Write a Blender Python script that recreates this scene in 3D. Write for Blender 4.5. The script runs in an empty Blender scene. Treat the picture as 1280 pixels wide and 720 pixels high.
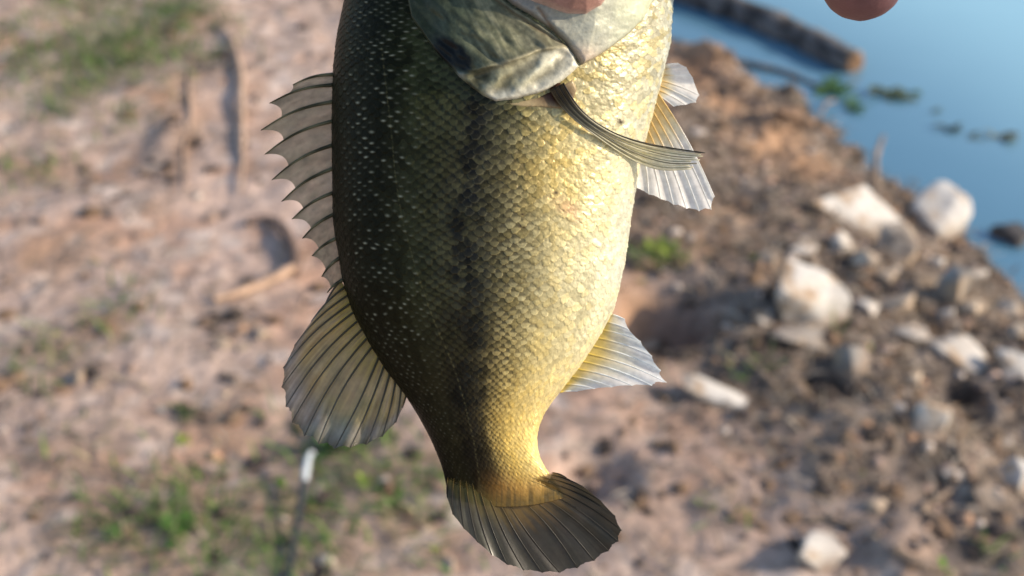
import bpy, bmesh, math, random
import numpy as np
from mathutils import Vector, Matrix, noise as mnoise

# ------------------------------------------------------------------ camera, sky, sun, exposure
scn = bpy.context.scene
COL = scn.collection
R = math.radians
CAM_H, PITCH, D_FISH, SPAN = 1.5, R(33), 0.42, 0.34
PXM = SPAN / 1280.0                       # metres per pixel in the plane of the fish
cam_d = bpy.data.cameras.new('camera')
cam = bpy.data.objects.new('camera', cam_d); COL.objects.link(cam)
cam.location = (0, 0, CAM_H); cam.rotation_euler = (R(90) - PITCH, 0, 0)
cam_d.sensor_width = 36; cam_d.lens = 36 * D_FISH / SPAN
cam_d.clip_start = 0.01; cam_d.clip_end = 2000
cam_d.dof.use_dof = True; cam_d.dof.focus_distance = D_FISH - 0.02; cam_d.dof.aperture_fstop = 10.5
scn.camera = cam

SUN_EL, SUN_AZ = R(26), R(97)            # azimuth clockwise from +Y (view direction)
w = bpy.data.worlds.new('World'); scn.world = w; w.use_nodes = True
nt = w.node_tree; bg = nt.nodes['Background']
sky = nt.nodes.new('ShaderNodeTexSky'); sky.sky_type = 'NISHITA'; sky.sun_disc = False
sky.sun_elevation = SUN_EL; sky.sun_rotation = SUN_AZ; sky.air_density = 1.0; sky.dust_density = 1.0
nt.links.new(sky.outputs[0], bg.inputs[0]); bg.inputs[1].default_value = 0.15
sd = bpy.data.lights.new('sun', 'SUN'); sd.energy = 3.6; sd.angle = R(1.0); sd.color = (1.0, 0.86, 0.68)
sun = bpy.data.objects.new('sun', sd); COL.objects.link(sun)
tosun = Vector((math.sin(SUN_AZ) * math.cos(SUN_EL), math.cos(SUN_AZ) * math.cos(SUN_EL), math.sin(SUN_EL)))
sun.rotation_euler = tosun.to_track_quat('Z', 'Y').to_euler(); sun.location = (5, 0, 4)
scn.view_settings.view_transform = 'Standard'; scn.view_settings.look = 'None'
scn.view_settings.gamma = 1.0; scn.view_settings.exposure = 0.62
scn.render.engine = 'CYCLES'

rng = np.random.default_rng(7); random.seed(7)

# ------------------------------------------------------------------ helpers
def tag(o, label=None, cat=None, group=None, kind=None):
    if label: o['label'] = label
    if cat: o['category'] = cat
    if group: o['group'] = group
    if kind: o['kind'] = kind
    return o

def link(o, parent=None):
    COL.objects.link(o)
    if parent is not None: o.parent = parent
    return o

def mesh_np(name, v, f, mat=None, parent=None, col=None, smooth=True, attrs=None):
    """v (n,3), f (m,3|4) or list of such arrays; col (n,3) linear colours."""
    me = bpy.data.meshes.new(name)
    v = np.ascontiguousarray(v, dtype=np.float32)
    fl = f if isinstance(f, list) else [f]
    fl = [np.asarray(a, dtype=np.int32) for a in fl if len(a)]
    loops = np.concatenate([a.ravel() for a in fl])
    tot = np.concatenate([np.full(len(a), a.shape[1], dtype=np.int32) for a in fl])
    st = np.concatenate([[0], np.cumsum(tot)[:-1]]).astype(np.int32)
    me.vertices.add(len(v)); me.vertices.foreach_set('co', v.ravel())
    me.loops.add(len(loops)); me.loops.foreach_set('vertex_index', loops)
    me.polygons.add(len(tot)); me.polygons.foreach_set('loop_start', st)
    me.polygons.foreach_set('loop_total', tot)
    me.polygons.foreach_set('use_smooth', np.full(len(tot), smooth))
    me.update(calc_edges=True)
    if col is not None:
        a = me.color_attributes.new('tone', 'FLOAT_COLOR', 'POINT')
        c = np.ones((len(v), 4), dtype=np.float32); c[:, :3] = col
        a.data.foreach_set('color', c.ravel())
    for k, val in (attrs or {}).items():
        a = me.attributes.new(k, 'FLOAT', 'POINT'); a.data.foreach_set('value', np.ascontiguousarray(val, dtype=np.float32).ravel())
    if mat: me.materials.append(mat)
    return link(bpy.data.objects.new(name, me), parent)

def grid_faces(nr, nc, wrap=False):
    r = np.arange(nr - 1)[:, None]; n = nc if wrap else nc - 1
    c = np.arange(n)[None, :]; c2 = (c + 1) % nc
    return np.stack([r * nc + c, r * nc + c2, (r + 1) * nc + c2, (r + 1) * nc + c], -1).reshape(-1, 4)

def tube(pts, rad, n=7, cap=True):
    pts = np.asarray(pts, float); m = len(pts); rad = np.broadcast_to(np.asarray(rad, float), (m,))
    tg = np.gradient(pts, axis=0); tg /= np.linalg.norm(tg, axis=1, keepdims=True) + 1e-12
    ref = np.array([0.13, 0.21, 0.97]) if abs(tg[:, 2]).mean() < .8 else np.array([1., 0, 0])
    a = np.cross(tg, ref); a /= np.linalg.norm(a, axis=1, keepdims=True); b = np.cross(tg, a)
    th = np.linspace(0, 2 * np.pi, n, endpoint=False)
    v = pts[:, None] + rad[:, None, None] * (np.cos(th)[None, :, None] * a[:, None] + np.sin(th)[None, :, None] * b[:, None])
    f = grid_faces(m, n, True); v = v.reshape(-1, 3)
    fs = [f]
    if cap:
        k = len(v); v = np.vstack([v, pts[:1], pts[-1:]]); i = np.arange(n); j = (i + 1) % n
        fs.append(np.vstack([np.stack([np.full(n, k), j, i], 1), np.stack([np.full(n, k + 1), (m - 1) * n + i, (m - 1) * n + j], 1)]))
    return v, fs

def hash2(i, j, s):
    x = (i.astype(np.int64) * 374761393 + j.astype(np.int64) * 668265263 + s * 1442695041) & 0x7fffffff
    x = ((x ^ (x >> 13)) * 1274126177) & 0x7fffffff
    x = x ^ (x >> 16)
    return (x & 0xffff) / 65535.0

def vnoise(x, y, s=0):
    x = np.asarray(x, float); y = np.asarray(y, float)
    i = np.floor(x); j = np.floor(y); fx = x - i; fy = y - j
    i = i.astype(np.int64); j = j.astype(np.int64)
    fx = fx * fx * (3 - 2 * fx); fy = fy * fy * (3 - 2 * fy)
    a = hash2(i, j, s); b = hash2(i + 1, j, s); c = hash2(i, j + 1, s); d = hash2(i + 1, j + 1, s)
    return (a * (1 - fx) + b * fx) * (1 - fy) + (c * (1 - fx) + d * fx) * fy

def fbm(x, y, oct=4, s=0, gain=.5):
    t = 0; a = 1; n = 0
    for o in range(oct):
        t = t + a * vnoise(x * 2 ** o + 17.3 * o, y * 2 ** o - 9.1 * o, s + o); n += a; a *= gain
    return t / n                                    # 0..1

def sstep(a, b, x):
    t = np.clip((x - a) / (b - a), 0, 1); return t * t * (3 - 2 * t)

def mixc(a, b, k):
    k = np.asarray(k)[..., None]; return np.asarray(a) * (1 - k) + np.asarray(b) * k

# ------------------------------------------------------------------ materials
def new_mat(name):
    m = bpy.data.materials.new(name); m.use_nodes = True
    return m, m.node_tree.nodes, m.node_tree.links, m.node_tree.nodes['Principled BSDF']

def tone_mat(name, rough=.85, var=.35, scale=60, bump=.0, bump_scale=120, spec=.3, translucent=0.0, coat=0):
    """colour from the 'tone' attribute broken up by object-space noise"""
    m, N, L, P = new_mat(name)
    at = N.new('ShaderNodeAttribute'); at.attribute_name = 'tone'
    tc = N.new('ShaderNodeTexCoord')
    nz = N.new('ShaderNodeTexNoise'); nz.inputs['Scale'].default_value = scale; nz.inputs['Detail'].default_value = 6
    L.new(tc.outputs['Object'], nz.inputs['Vector'])
    mr = N.new('ShaderNodeMapRange'); mr.inputs[1].default_value = .25; mr.inputs[2].default_value = .75
    mr.inputs[3].default_value = 1 - var; mr.inputs[4].default_value = 1 + var
    L.new(nz.outputs['Fac'], mr.inputs[0])
    mx = N.new('ShaderNodeVectorMath'); mx.operation = 'SCALE'
    L.new(at.outputs['Color'], mx.inputs[0]); L.new(mr.outputs[0], mx.inputs['Scale'])
    L.new(mx.outputs[0], P.inputs['Base Color'])
    P.inputs['Roughness'].default_value = rough; P.inputs['Specular IOR Level'].default_value = spec
    P.inputs['Coat Weight'].default_value = coat; P.inputs['Coat Roughness'].default_value = .2
    if bump:
        n2 = N.new('ShaderNodeTexNoise'); n2.inputs['Scale'].default_value = bump_scale; n2.inputs['Detail'].default_value = 8
        L.new(tc.outputs['Object'], n2.inputs['Vector'])
        b = N.new('ShaderNodeBump'); b.inputs['Strength'].default_value = bump; b.inputs['Distance'].default_value = .01
        L.new(n2.outputs['Fac'], b.inputs['Height']); L.new(b.outputs[0], P.inputs['Normal'])
    if translucent:
        tr = N.new('ShaderNodeBsdfTranslucent'); L.new(mx.outputs[0], tr.inputs[0])
        ms = N.new('ShaderNodeMixShader'); ms.inputs[0].default_value = translucent
        L.new(P.outputs[0], ms.inputs[1]); L.new(tr.outputs[0], ms.inputs[2])
        L.new(ms.outputs[0], N['Material Output'].inputs[0])
    return m

def rock_mat(name, light, dark, stain, scale=9):
    m, N, L, P = new_mat(name)
    tc = N.new('ShaderNodeTexCoord'); oi = N.new('ShaderNodeObjectInfo')
    add = N.new('ShaderNodeVectorMath'); L.new(tc.outputs['Object'], add.inputs[0])
    cm = N.new('ShaderNodeVectorMath'); cm.operation = 'SCALE'; cm.inputs[0].default_value = (37, 11, 23)
    L.new(oi.outputs['Random'], cm.inputs['Scale']); L.new(cm.outputs[0], add.inputs[1])
    n1 = N.new('ShaderNodeTexNoise'); n1.inputs['Scale'].default_value = scale; n1.inputs['Detail'].default_value = 7; n1.inputs['Roughness'].default_value = .65
    L.new(add.outputs[0], n1.inputs['Vector'])
    r1 = N.new('ShaderNodeValToRGB'); r1.color_ramp.elements[0].position = .33; r1.color_ramp.elements[0].color = (*dark, 1)
    r1.color_ramp.elements[1].position = .55; r1.color_ramp.elements[1].color = (*light, 1)
    L.new(n1.outputs['Fac'], r1.inputs[0])
    n2 = N.new('ShaderNodeTexNoise'); n2.inputs['Scale'].default_value = scale * 1.9; n2.inputs['Detail'].default_value = 5
    sh = N.new('ShaderNodeVectorMath'); sh.inputs[1].default_value = (5, 7, 3); L.new(add.outputs[0], sh.inputs[0]); L.new(sh.outputs[0], n2.inputs['Vector'])
    r2 = N.new('ShaderNodeMapRange'); r2.inputs[1].default_value = .50; r2.inputs[2].default_value = .64; L.new(n2.outputs['Fac'], r2.inputs[0])
    mx = N.new('ShaderNodeMix'); mx.data_type = 'RGBA'; L.new(r2.outputs[0], mx.inputs[0]); L.new(r1.outputs[0], mx.inputs[6]); mx.inputs[7].default_value = (*stain, 1)
    sx = N.new('ShaderNodeSeparateXYZ'); L.new(tc.outputs['Object'], sx.inputs[0])
    ma = N.new('ShaderNodeMath'); ma.operation = 'MULTIPLY_ADD'; ma.inputs[1].default_value = .11; L.new(n2.outputs['Fac'], ma.inputs[0]); L.new(sx.outputs['Z'], ma.inputs[2])
    mz = N.new('ShaderNodeMapRange'); mz.inputs[1].default_value = .075; mz.inputs[2].default_value = .03; L.new(ma.outputs[0], mz.inputs[0])
    mud = N.new('ShaderNodeMix'); mud.data_type = 'RGBA'; L.new(mz.outputs[0], mud.inputs[0]); L.new(mx.outputs[2], mud.inputs[6]); mud.inputs[7].default_value = (.20, .14, .10, 1)
    L.new(mud.outputs[2], P.inputs['Base Color']); P.inputs['Roughness'].default_value = .8
    b = N.new('ShaderNodeBump'); b.inputs['Strength'].default_value = .5; b.inputs['Distance'].default_value = .012
    L.new(n1.outputs['Fac'], b.inputs['Height']); L.new(b.outputs[0], P.inputs['Normal'])
    return m

M = {}
M['ground'] = tone_mat('bare_earth', .95, .30, 28, .7, 80, .12)
M['litter'] = tone_mat('dry_litter', .9, .3, 80, 0, 0, .2, .15)
M['grass'] = tone_mat('grass_blade', .6, .2, 50, 0, 0, .3, .35)
M['pebble'] = tone_mat('pebble', .8, .3, 120, .4, 200, .3)
M['white_rock'] = rock_mat('pale_limestone', (.58, .54, .49), (.33, .30, .27), (.34, .235, .15))
M['tan_rock'] = rock_mat('tan_limestone', (.56, .44, .32), (.30, .22, .155), (.18, .135, .10))
M['grey_rock'] = rock_mat('grey_stone', (.26, .24, .22), (.11, .10, .09), (.30, .22, .15))
M['earth'] = rock_mat('earth_lump', (.26, .15, .085), (.12, .08, .055), (.07, .05, .04), 30)
M['dark_rock'] = rock_mat('wet_dark_stone', (.06, .06, .065), (.02, .02, .022), (.12, .10, .09))
M['bark'] = tone_mat('weathered_bark', .9, .45, 40, .8, 70, .2)

m, N, L, P = new_mat('lake_water'); M['water'] = m
wa = N.new('ShaderNodeAttribute'); wa.attribute_name = 'tone'; L.new(wa.outputs['Color'], P.inputs['Base Color']); P.inputs['Roughness'].default_value = .15
P.inputs['IOR'].default_value = 1.55; P.inputs['Specular IOR Level'].default_value = 1.0
tc = N.new('ShaderNodeTexCoord'); nz = N.new('ShaderNodeTexNoise'); nz.inputs['Scale'].default_value = 2.2; nz.inputs['Detail'].default_value = 3
mp = N.new('ShaderNodeMapping'); mp.inputs['Scale'].default_value = (.6, 1.6, 1); mp.inputs['Rotation'].default_value = (0, 0, .3)
L.new(tc.outputs['Object'], mp.inputs[0]); L.new(mp.outputs[0], nz.inputs['Vector'])
b = N.new('ShaderNodeBump'); b.inputs['Strength'].default_value = .12; b.inputs['Distance'].default_value = .03
L.new(nz.outputs['Fac'], b.inputs['Height']); L.new(b.outputs[0], P.inputs['Normal'])

# ------------------------------------------------------------------ terrain
WATER_Z = -0.30
SHORE_A = np.array([.60, 4.50]); SHORE_N = np.array([-.915, -.4036]); SHORE_D = np.array([.4036, -.915])
cp, sp = math.cos(PITCH), math.sin(PITCH)
def ray(px, py):
    x = (px - 640) / 1280 * SPAN / D_FISH; y = -(py - 360) / 1280 * SPAN / D_FISH
    return np.array([x, cp + y * sp, -sp + y * cp])
def on_plane(px, py, z=0.0):
    d = ray(px, py); t = (z - CAM_H) / d[2]; return d[0] * t, d[1] * t
PITS = []            # (x, y, radius, depth)  hollows scoured in the bank
MOUNDS = []
def base_d(x, y):
    d = (x - SHORE_A[0]) * SHORE_N[0] + (y - SHORE_A[1]) * SHORE_N[1]
    return d + .10 * (fbm(x * 2.3, y * 2.3, 3, 5) - .5)
def height(x, y):
    x = np.asarray(x, float); y = np.asarray(y, float)
    d = base_d(x, y)
    land = WATER_Z + .30 * np.clip(d / .95, 0, 1) ** .8 + .05 * np.exp(-((d - .55) / .16) ** 2)
    h = np.where(d > 0, land, WATER_Z + .4 * d)
    h = np.maximum(h, -1.6)
    amp = .35 + .65 * sstep(1.7, .6, d)
    rough = (fbm(x * 3, y * 3, 3, 11) - .5) * .10 + (fbm(x * 11, y * 11, 3, 23) - .5) * .055 + (fbm(x * 40, y * 40, 2, 31) - .5) * .018
    h = h + rough * amp
    for (cx, cy, r, dep) in PITS:
        h = h - dep * np.exp(-(((x - cx) ** 2 + (y - cy) ** 2) / r ** 2) ** 1.5)
    for (cx, cy, rx, ry, a, up) in MOUNDS:
        dx, dy = x - cx, y - cy; u = dx * math.cos(a) + dy * math.sin(a); v = -dx * math.sin(a) + dy * math.cos(a)
        h = h + up * np.exp(-(u / rx) ** 2 - (v / ry) ** 2)
    return h
def gp(px, py, lift=0.0):
    d = ray(px, py); t = np.linspace(1.2, 7.5, 2600)
    hz = np.maximum(height(d[0] * t, d[1] * t), WATER_Z); z = CAM_H + d[2] * t
    i = int(np.argmax(z <= hz)); tt = t[i]
    return np.array([d[0] * tt, d[1] * tt, hz[i] + lift]), tt
def wp(px, py, z=WATER_Z):
    x, y = on_plane(px, py, z); return np.array([x, y, z])
def msize(px, t): return px / 1280 * SPAN / D_FISH * t
def pit(px, py, wpx, dep):
    p, t = gp(px, py); PITS.append((p[0], p[1], msize(wpx, t) / 2, dep))
def mound(px, py, wpx, hpx, up, a=0):
    p, t = gp(px, py); MOUNDS.append((p[0], p[1], msize(wpx, t) / 2, msize(hpx, t), a, up))
pit(838, 398, 110, .16); pit(1038, 470, 62, .12); pit(1205, 500, 50, .10); pit(745, 585, 90, .05); pit(600, 60, 120, .04)
mound(890, 90, 70, 90, .10, .5); mound(985, 180, 160, 60, .07, 2.4); mound(212, 180, 50, 50, .035); mound(990, 135, 46, 40, .09)

def axis(a, b, step, far, n):
    core = np.arange(a, b + 1e-6, step); g = step * np.cumsum(1.32 ** np.arange(1, n + 1)); g = g * (far / g[-1])
    g = np.maximum.accumulate(np.maximum(g, step * np.arange(1, n + 1)))
    return np.concatenate([(a - g)[::-1], core, b + g])
gx = axis(-2.5, 2.3, .0085, 180, 32); gy = axis(1.1, 5.4, .0085, 220, 32)
GX, GY = np.meshgrid(gx, gy); GZ = height(GX, GY)

def blob(x, y, lst):
    """soft union of pixel-sited patches: (px, py, wpx, hpx, strength)"""
    k = np.zeros_like(x)
    for (px, py, wv, hv, s) in lst:
        p, t = gp(px, py); rx = msize(wv, t) / 2
        ry = abs(on_plane(px, py - hv / 2)[1] - on_plane(px, py + hv / 2)[1]) / 2
        q = ((x - p[0]) / rx) ** 2 + ((y - p[1]) / ry) ** 2
        k = np.maximum(k, s * np.exp(-q * .9))
    return k
GRASS = [(130, 70, 200, 90, 1), (205, 20, 150, 60, .8), (95, 115, 90, 60, .9), (30, 30, 90, 60, .35), (150, 150, 60, 60, .35), (110, 5, 160, 40, .6),
         (235, 650, 260, 110, .9), (330, 690, 260, 90, .8), (430, 560, 150, 60, 1), (480, 600, 170, 90, .85), (385, 640, 180, 90, .7),
         (520, 650, 120, 100, .55), (135, 400, 90, 70, .5), (60, 450, 110, 90, .4), (235, 520, 34, 30, .9), (110, 560, 100, 60, .25), (700, 150, 150, 100, .3),
         (822, 328, 70, 28, .8), (40, 215, 80, 60, .3), (905, 640, 80, 60, .25), (1050, 420, 60, 30, .2), (940, 470, 60, 40, .3), (1250, 700, 60, 40, .3)]
SHADE_LITTER = [(70, 480, 330, 190, .5), (60, 600, 330, 190, .45), (330, 620, 330, 200, .4), (60, 210, 160, 70, .35),(212, 188, 70, 80, .9), (290, 400, 110, 110, .75), (300, 500, 90, 110, .45), (190, 320, 60, 50, .4), (100, 330, 90, 60, .4), (60, 470, 150, 80, .5),  # dark litter patches, plus soft ground shadows painted into the earth colour
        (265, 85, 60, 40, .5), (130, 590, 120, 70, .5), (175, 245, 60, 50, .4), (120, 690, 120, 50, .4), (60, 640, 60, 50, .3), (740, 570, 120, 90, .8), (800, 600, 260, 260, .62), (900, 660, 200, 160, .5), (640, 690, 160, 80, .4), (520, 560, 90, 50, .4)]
ORANGE = [(60, 320, 110, 60, .8), (215, 120, 60, 90, .7), (232, 190, 26, 120, .9), (868, 80, 80, 110, 1), (910, 130, 110, 80, 1), (960, 170, 110, 60, 1), (1010, 205, 110, 46, 1), (880, 310, 100, 60, .55),
          (300, 520, 160, 90, .5), (920, 265, 60, 50, .6), (790, 390, 60, 90, .7), (830, 660, 90, 120, .45), (450, 660, 90, 80, .35), (1035, 130, 40, 40, .8), (800, 290, 60, 60, .4)]
PALE = [(100, 60, 60, 40, .5), (30, 130, 110, 60, .9), (130, 20, 90, 50, .7), (390, 120, 220, 160, .6), (260, 450, 150, 110, .6), (810, 560, 120, 120, .3), (60, 690, 140, 80, .6), (120, 530, 120, 70, .5), (360, 60, 160, 140, .5)]
def bankness(x, y):
    d = base_d(x, y)
    return sstep(1.46, 1.0, d + .35 * (fbm(x * 3, y * 3, 3, 77) - .5))
def ground_tone(x, y):
    n1 = fbm(x * 2.2, y * 2.2, 4, 101); n2 = fbm(x * 7, y * 7, 4, 131); n3 = fbm(x * 22, y * 22, 3, 151)
    c = mixc((.50, .36, .29), (.45, .285, .205), sstep(.45, .68, n2))
    c = mixc(c, (.34, .265, .22), .6 * sstep(.5, .66, n1 * .5 + n3 * .5))
    c = mixc(c, (.66, .53, .45), .8 * sstep(.56, .74, n3))
    c = mixc(c, (.22, .165, .13), .5 * sstep(.6, .74, fbm(x * 14, y * 14, 3, 171)))
    bk = mixc((.165, .13, .106), (.25, .195, .155), sstep(.42, .66, n2))
    bk = mixc(bk, (.06, .048, .04), .8 * sstep(.52, .66, n3)); bk = mixc(bk, (.36, .29, .235), .5 * sstep(.6, .72, fbm(x * 17, y * 17, 3, 191)))
    c = mixc(c, bk, bankness(x, y))
    c = mixc(c, (.60, .47, .39), .75 * blob(x, y, PALE) * (.4 + .9 * n3)); c = mixc(c, (.40, .235, .135), .85 * blob(x, y, ORANGE) * (.5 + .8 * n2))
    c = mixc(c, (.20, .145, .115), .75 * blob(x, y, SHADE_LITTER) * (.4 + .9 * n3))
    c = mixc(c, (.10, .10, .055), .5 * blob(x, y, GRASS))
    wet = sstep(.10, .0, base_d(x, y)); c = mixc(c, np.array([.06, .05, .04]), .75 * wet)
    return c
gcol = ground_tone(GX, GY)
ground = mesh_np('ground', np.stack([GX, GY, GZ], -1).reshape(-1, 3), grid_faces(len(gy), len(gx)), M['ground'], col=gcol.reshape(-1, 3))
tag(ground, 'pinkish bare earth path and brown bank sloping down to the lake', None, kind='structure')

wx = axis(-3, 6, .15, 400, 20); wy = axis(0, 9, .15, 600, 20); WX, WY = np.meshgrid(wx, wy)
WZ = WATER_Z + .002 * (fbm(WX * 1.5, WY * 2.5, 2, 3) - .5)
water = mesh_np('water', np.stack([WX, WY, WZ], -1).reshape(-1, 3), grid_faces(len(wy), len(wx)), M['water'], col=mixc((.085, .20, .29), (.28, .50, .58), sstep(.05, 1.5, -base_d(WX, WY))).reshape(-1, 3))  # offshore lightening painted in, standing for stronger sky reflection farther out
tag(water, 'calm blue lake water beyond the bank', None, kind='structure')

# ------------------------------------------------------------------ loose ground cover (uncountable)
def scatter(n, dens, x0=-2.3, x1=2.0, y0=1.2, y1=5.0):
    x = rng.uniform(x0, x1, n * 6); y = rng.uniform(y0, y1, n * 6); k = dens(x, y); keep = rng.uniform(0, 1, len(x)) < k
    x, y = x[keep][:n], y[keep][:n]; ok = height(x, y) > WATER_Z - .01
    return x[ok], y[ok]

def blades(name, x, y, length, width, tilt, cols, mat, label, cat, curl=.4):
    n = len(x); z = height(x, y); a = rng.uniform(0, 2 * np.pi, n); Ln = rng.uniform(*length, n); Wd = rng.uniform(*width, n); T = rng.uniform(*tilt, n)
    dx, dy = np.cos(a), np.sin(a); sx, sy = -dy, dx; V = []
    for k, (s, wk) in enumerate([(0, 1), (.5, .85), (1, .08)]):
        e = T * (1 - curl * s * s); px = x + dx * Ln * s * np.cos(e); py = y + dy * Ln * s * np.cos(e); pz = z + .002 + Ln * s * np.sin(e)
        for sg in (-1, 1): V.append(np.stack([px + sg * sx * Wd * wk / 2, py + sg * sy * Wd * wk / 2, pz], -1))
    V = np.stack(V, 1).reshape(-1, 3); b = np.arange(n)[:, None] * 6
    F = np.concatenate([b + np.array([[0, 1, 3, 2]]), b + np.array([[2, 3, 5, 4]])])
    cols = np.asarray(cols); c = cols[rng.integers(0, len(cols), n)] * rng.uniform(.7, 1.25, (n, 1))
    o = mesh_np(name, V, F, mat, col=np.repeat(c, 6, 0), smooth=False)
    return tag(o, label, cat, kind='stuff')

gd = lambda x, y: blob(x, y, GRASS) ** 1.2
x, y = scatter(19000, gd)
blades('grass', x, y, (.02, .065), (.003, .007), (.4, 1.3), [(.09, .18, .04), (.12, .22, .05), (.18, .26, .07), (.10, .14, .05), (.30, .27, .15), (.15, .24, .05), (.34, .28, .18)],
       M['grass'], 'short patchy green grass growing through the bare earth', 'grass')
bare = lambda x, y: 1 - .85 * np.clip(1.3 * blob(x, y, ORANGE), 0, 1)
bd = lambda x, y: bare(x, y) * .75 * bankness(x, y) * (fbm(x * 5, y * 5, 3, 301) > .40) + .06 + .35 * blob(x, y, SHADE_LITTER)
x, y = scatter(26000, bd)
blades('dry_straw', x, y, (.02, .09), (.0015, .005), (.0, .5), [(.36, .29, .21), (.25, .19, .14), (.17, .13, .105), (.44, .37, .29), (.12, .095, .08), (.30, .21, .13)],
       M['litter'], 'brown and grey dry straw littered over the bank and path', 'straw', .8)

def clods(name, n, dens, size, cols, label, cat, mat):
    x, y = scatter(n, dens); n = len(x); z = height(x, y)
    bm = bmesh.new(); bmesh.ops.create_icosphere(bm, subdivisions=1, radius=1); bv = np.array([v.co[:] for v in bm.verts]); bf = np.array([[v.index for v in f.verts] for f in bm.faces]); bm.free()
    s = size[0] + (size[1] - size[0]) * rng.uniform(0, 1, n) ** 3
    sc = np.stack([s * rng.uniform(.7, 1.4, n), s * rng.uniform(.7, 1.3, n), s * rng.uniform(.4, .8, n)], -1)
    V = bv[None] * sc[:, None] * rng.uniform(.78, 1.2, (n, len(bv), 1)); a = rng.uniform(0, 6.28, n)[:, None]
    X = V[..., 0] * np.cos(a) - V[..., 1] * np.sin(a) + x[:, None]; Y = V[..., 0] * np.sin(a) + V[..., 1] * np.cos(a) + y[:, None]; Z = V[..., 2] + (z + s * .15)[:, None]
    F = (np.arange(n)[:, None, None] * len(bv) + bf[None]).reshape(-1, 3)
    cols = np.asarray(cols); c = cols[rng.integers(0, len(cols), n)] * rng.uniform(.75, 1.2, (n, 1))
    o = mesh_np(name, np.stack([X, Y, Z], -1).reshape(-1, 3), F, mat, col=np.repeat(c, len(bv), 0), smooth=False)
    return tag(o, label, cat, kind='stuff')
clods('gravel', 5000, lambda x, y: .04 + .35 * bankness(x, y) * bare(x, y), (.004, .017), [(.48, .34, .27), (.36, .24, .17), (.24, .18, .14), (.55, .46, .39), (.16, .12, .10), (.45, .27, .17)],
      'small crumbs of earth and gravel strewn over the ground', 'gravel', M['pebble'])
clods('leaf_crumble', 5000, lambda x, y: .05 + .7 * bankness(x, y) * bare(x, y) + .5 * blob(x, y, SHADE_LITTER), (.006, .024), [(.10, .075, .06), (.20, .13, .085), (.07, .055, .05), (.26, .17, .11)],
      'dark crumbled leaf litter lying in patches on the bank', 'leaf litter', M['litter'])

# ------------------------------------------------------------------ stones
def rock_mesh(seed, sx, sy, sz, cuts=7, sub=3, jag=.10):
    """angular broken block: hull of scattered points, worn edges, pitted faces"""
    r = random.Random(seed); bm = bmesh.new()
    for k in range(5 + cuts):
        a = r.uniform(0, 6.283); u = r.uniform(-.95, 1); q = math.sqrt(max(0, 1 - u * u)) ** .6; e = r.uniform(.78, 1.08)
        bm.verts.new((math.cos(a) * q * e, math.sin(a) * q * e, max(-.9, min(.85, u * 1.15)) * e))
    h = bmesh.ops.convex_hull(bm, input=bm.verts[:]); bmesh.ops.delete(bm, geom=[g for g in h['geom_interior'] if isinstance(g, bmesh.types.BMVert)], context='VERTS')
    bmesh.ops.dissolve_limit(bm, angle_limit=.22, verts=bm.verts[:], edges=bm.edges[:])
    bmesh.ops.bevel(bm, geom=bm.edges[:], offset=.09, segments=2, affect='EDGES', profile=.6, clamp_overlap=True)
    bmesh.ops.triangulate(bm, faces=bm.faces[:])
    for _ in range(sub - 1): bmesh.ops.subdivide_edges(bm, edges=[e for e in bm.edges if e.calc_length() > .22], cuts=1, use_grid_fill=True)
    bmesh.ops.triangulate(bm, faces=bm.faces[:]); bm.normal_update()
    off = Vector((r.uniform(-50, 50), r.uniform(-50, 50), 0)); sh = r.uniform(-.35, .35); tp = r.uniform(-.3, .3)
    for v in bm.verts:
        p = v.co + v.normal * (mnoise.fractal(v.co * 1.7 + off, 1.0, 2.0, 4) * jag * .8 + mnoise.noise(v.co * 7 + off) * .03)
        p = Vector((p.x + sh * p.z, p.y * (1 + tp * p.x), p.z * (1 + tp * p.x * .8))); v.co = Vector((p.x * sx, p.y * sy, p.z * sz))
    me = bpy.data.meshes.new('stone'); bm.to_mesh(me); bm.free()
    for p in me.polygons: p.use_smooth = True
    me.set_sharp_from_angle(angle=.6)
    return me
def stone(px, py, wpx, hpx, mat, label, seed, rot=0, flat=.75, tilt=0, name='rock', group='rocks on the bank', z=None, sub=3, cuts=7):
    p, t = gp(px, py + hpx * .35) if z is None else (wp(px, py + hpx * .3), None)
    if t is None: t = p[1] / ray(px, py)[1]
    sx = msize(wpx, t) / 2 * 1.4; sz = msize(hpx, t) / 2 * 1.2; sy = sx * .55 + sz * .35
    me = rock_mesh(seed, sx, sy, sz, sub=sub, cuts=cuts); me.materials.append(M[mat])
    o = link(bpy.data.objects.new(name, me)); q = p + np.array([0, sy * .3, sz * .12])
    o.location = q; o.rotation_euler = (0, tilt, rot)
    return tag(o, label, name, group)
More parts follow.
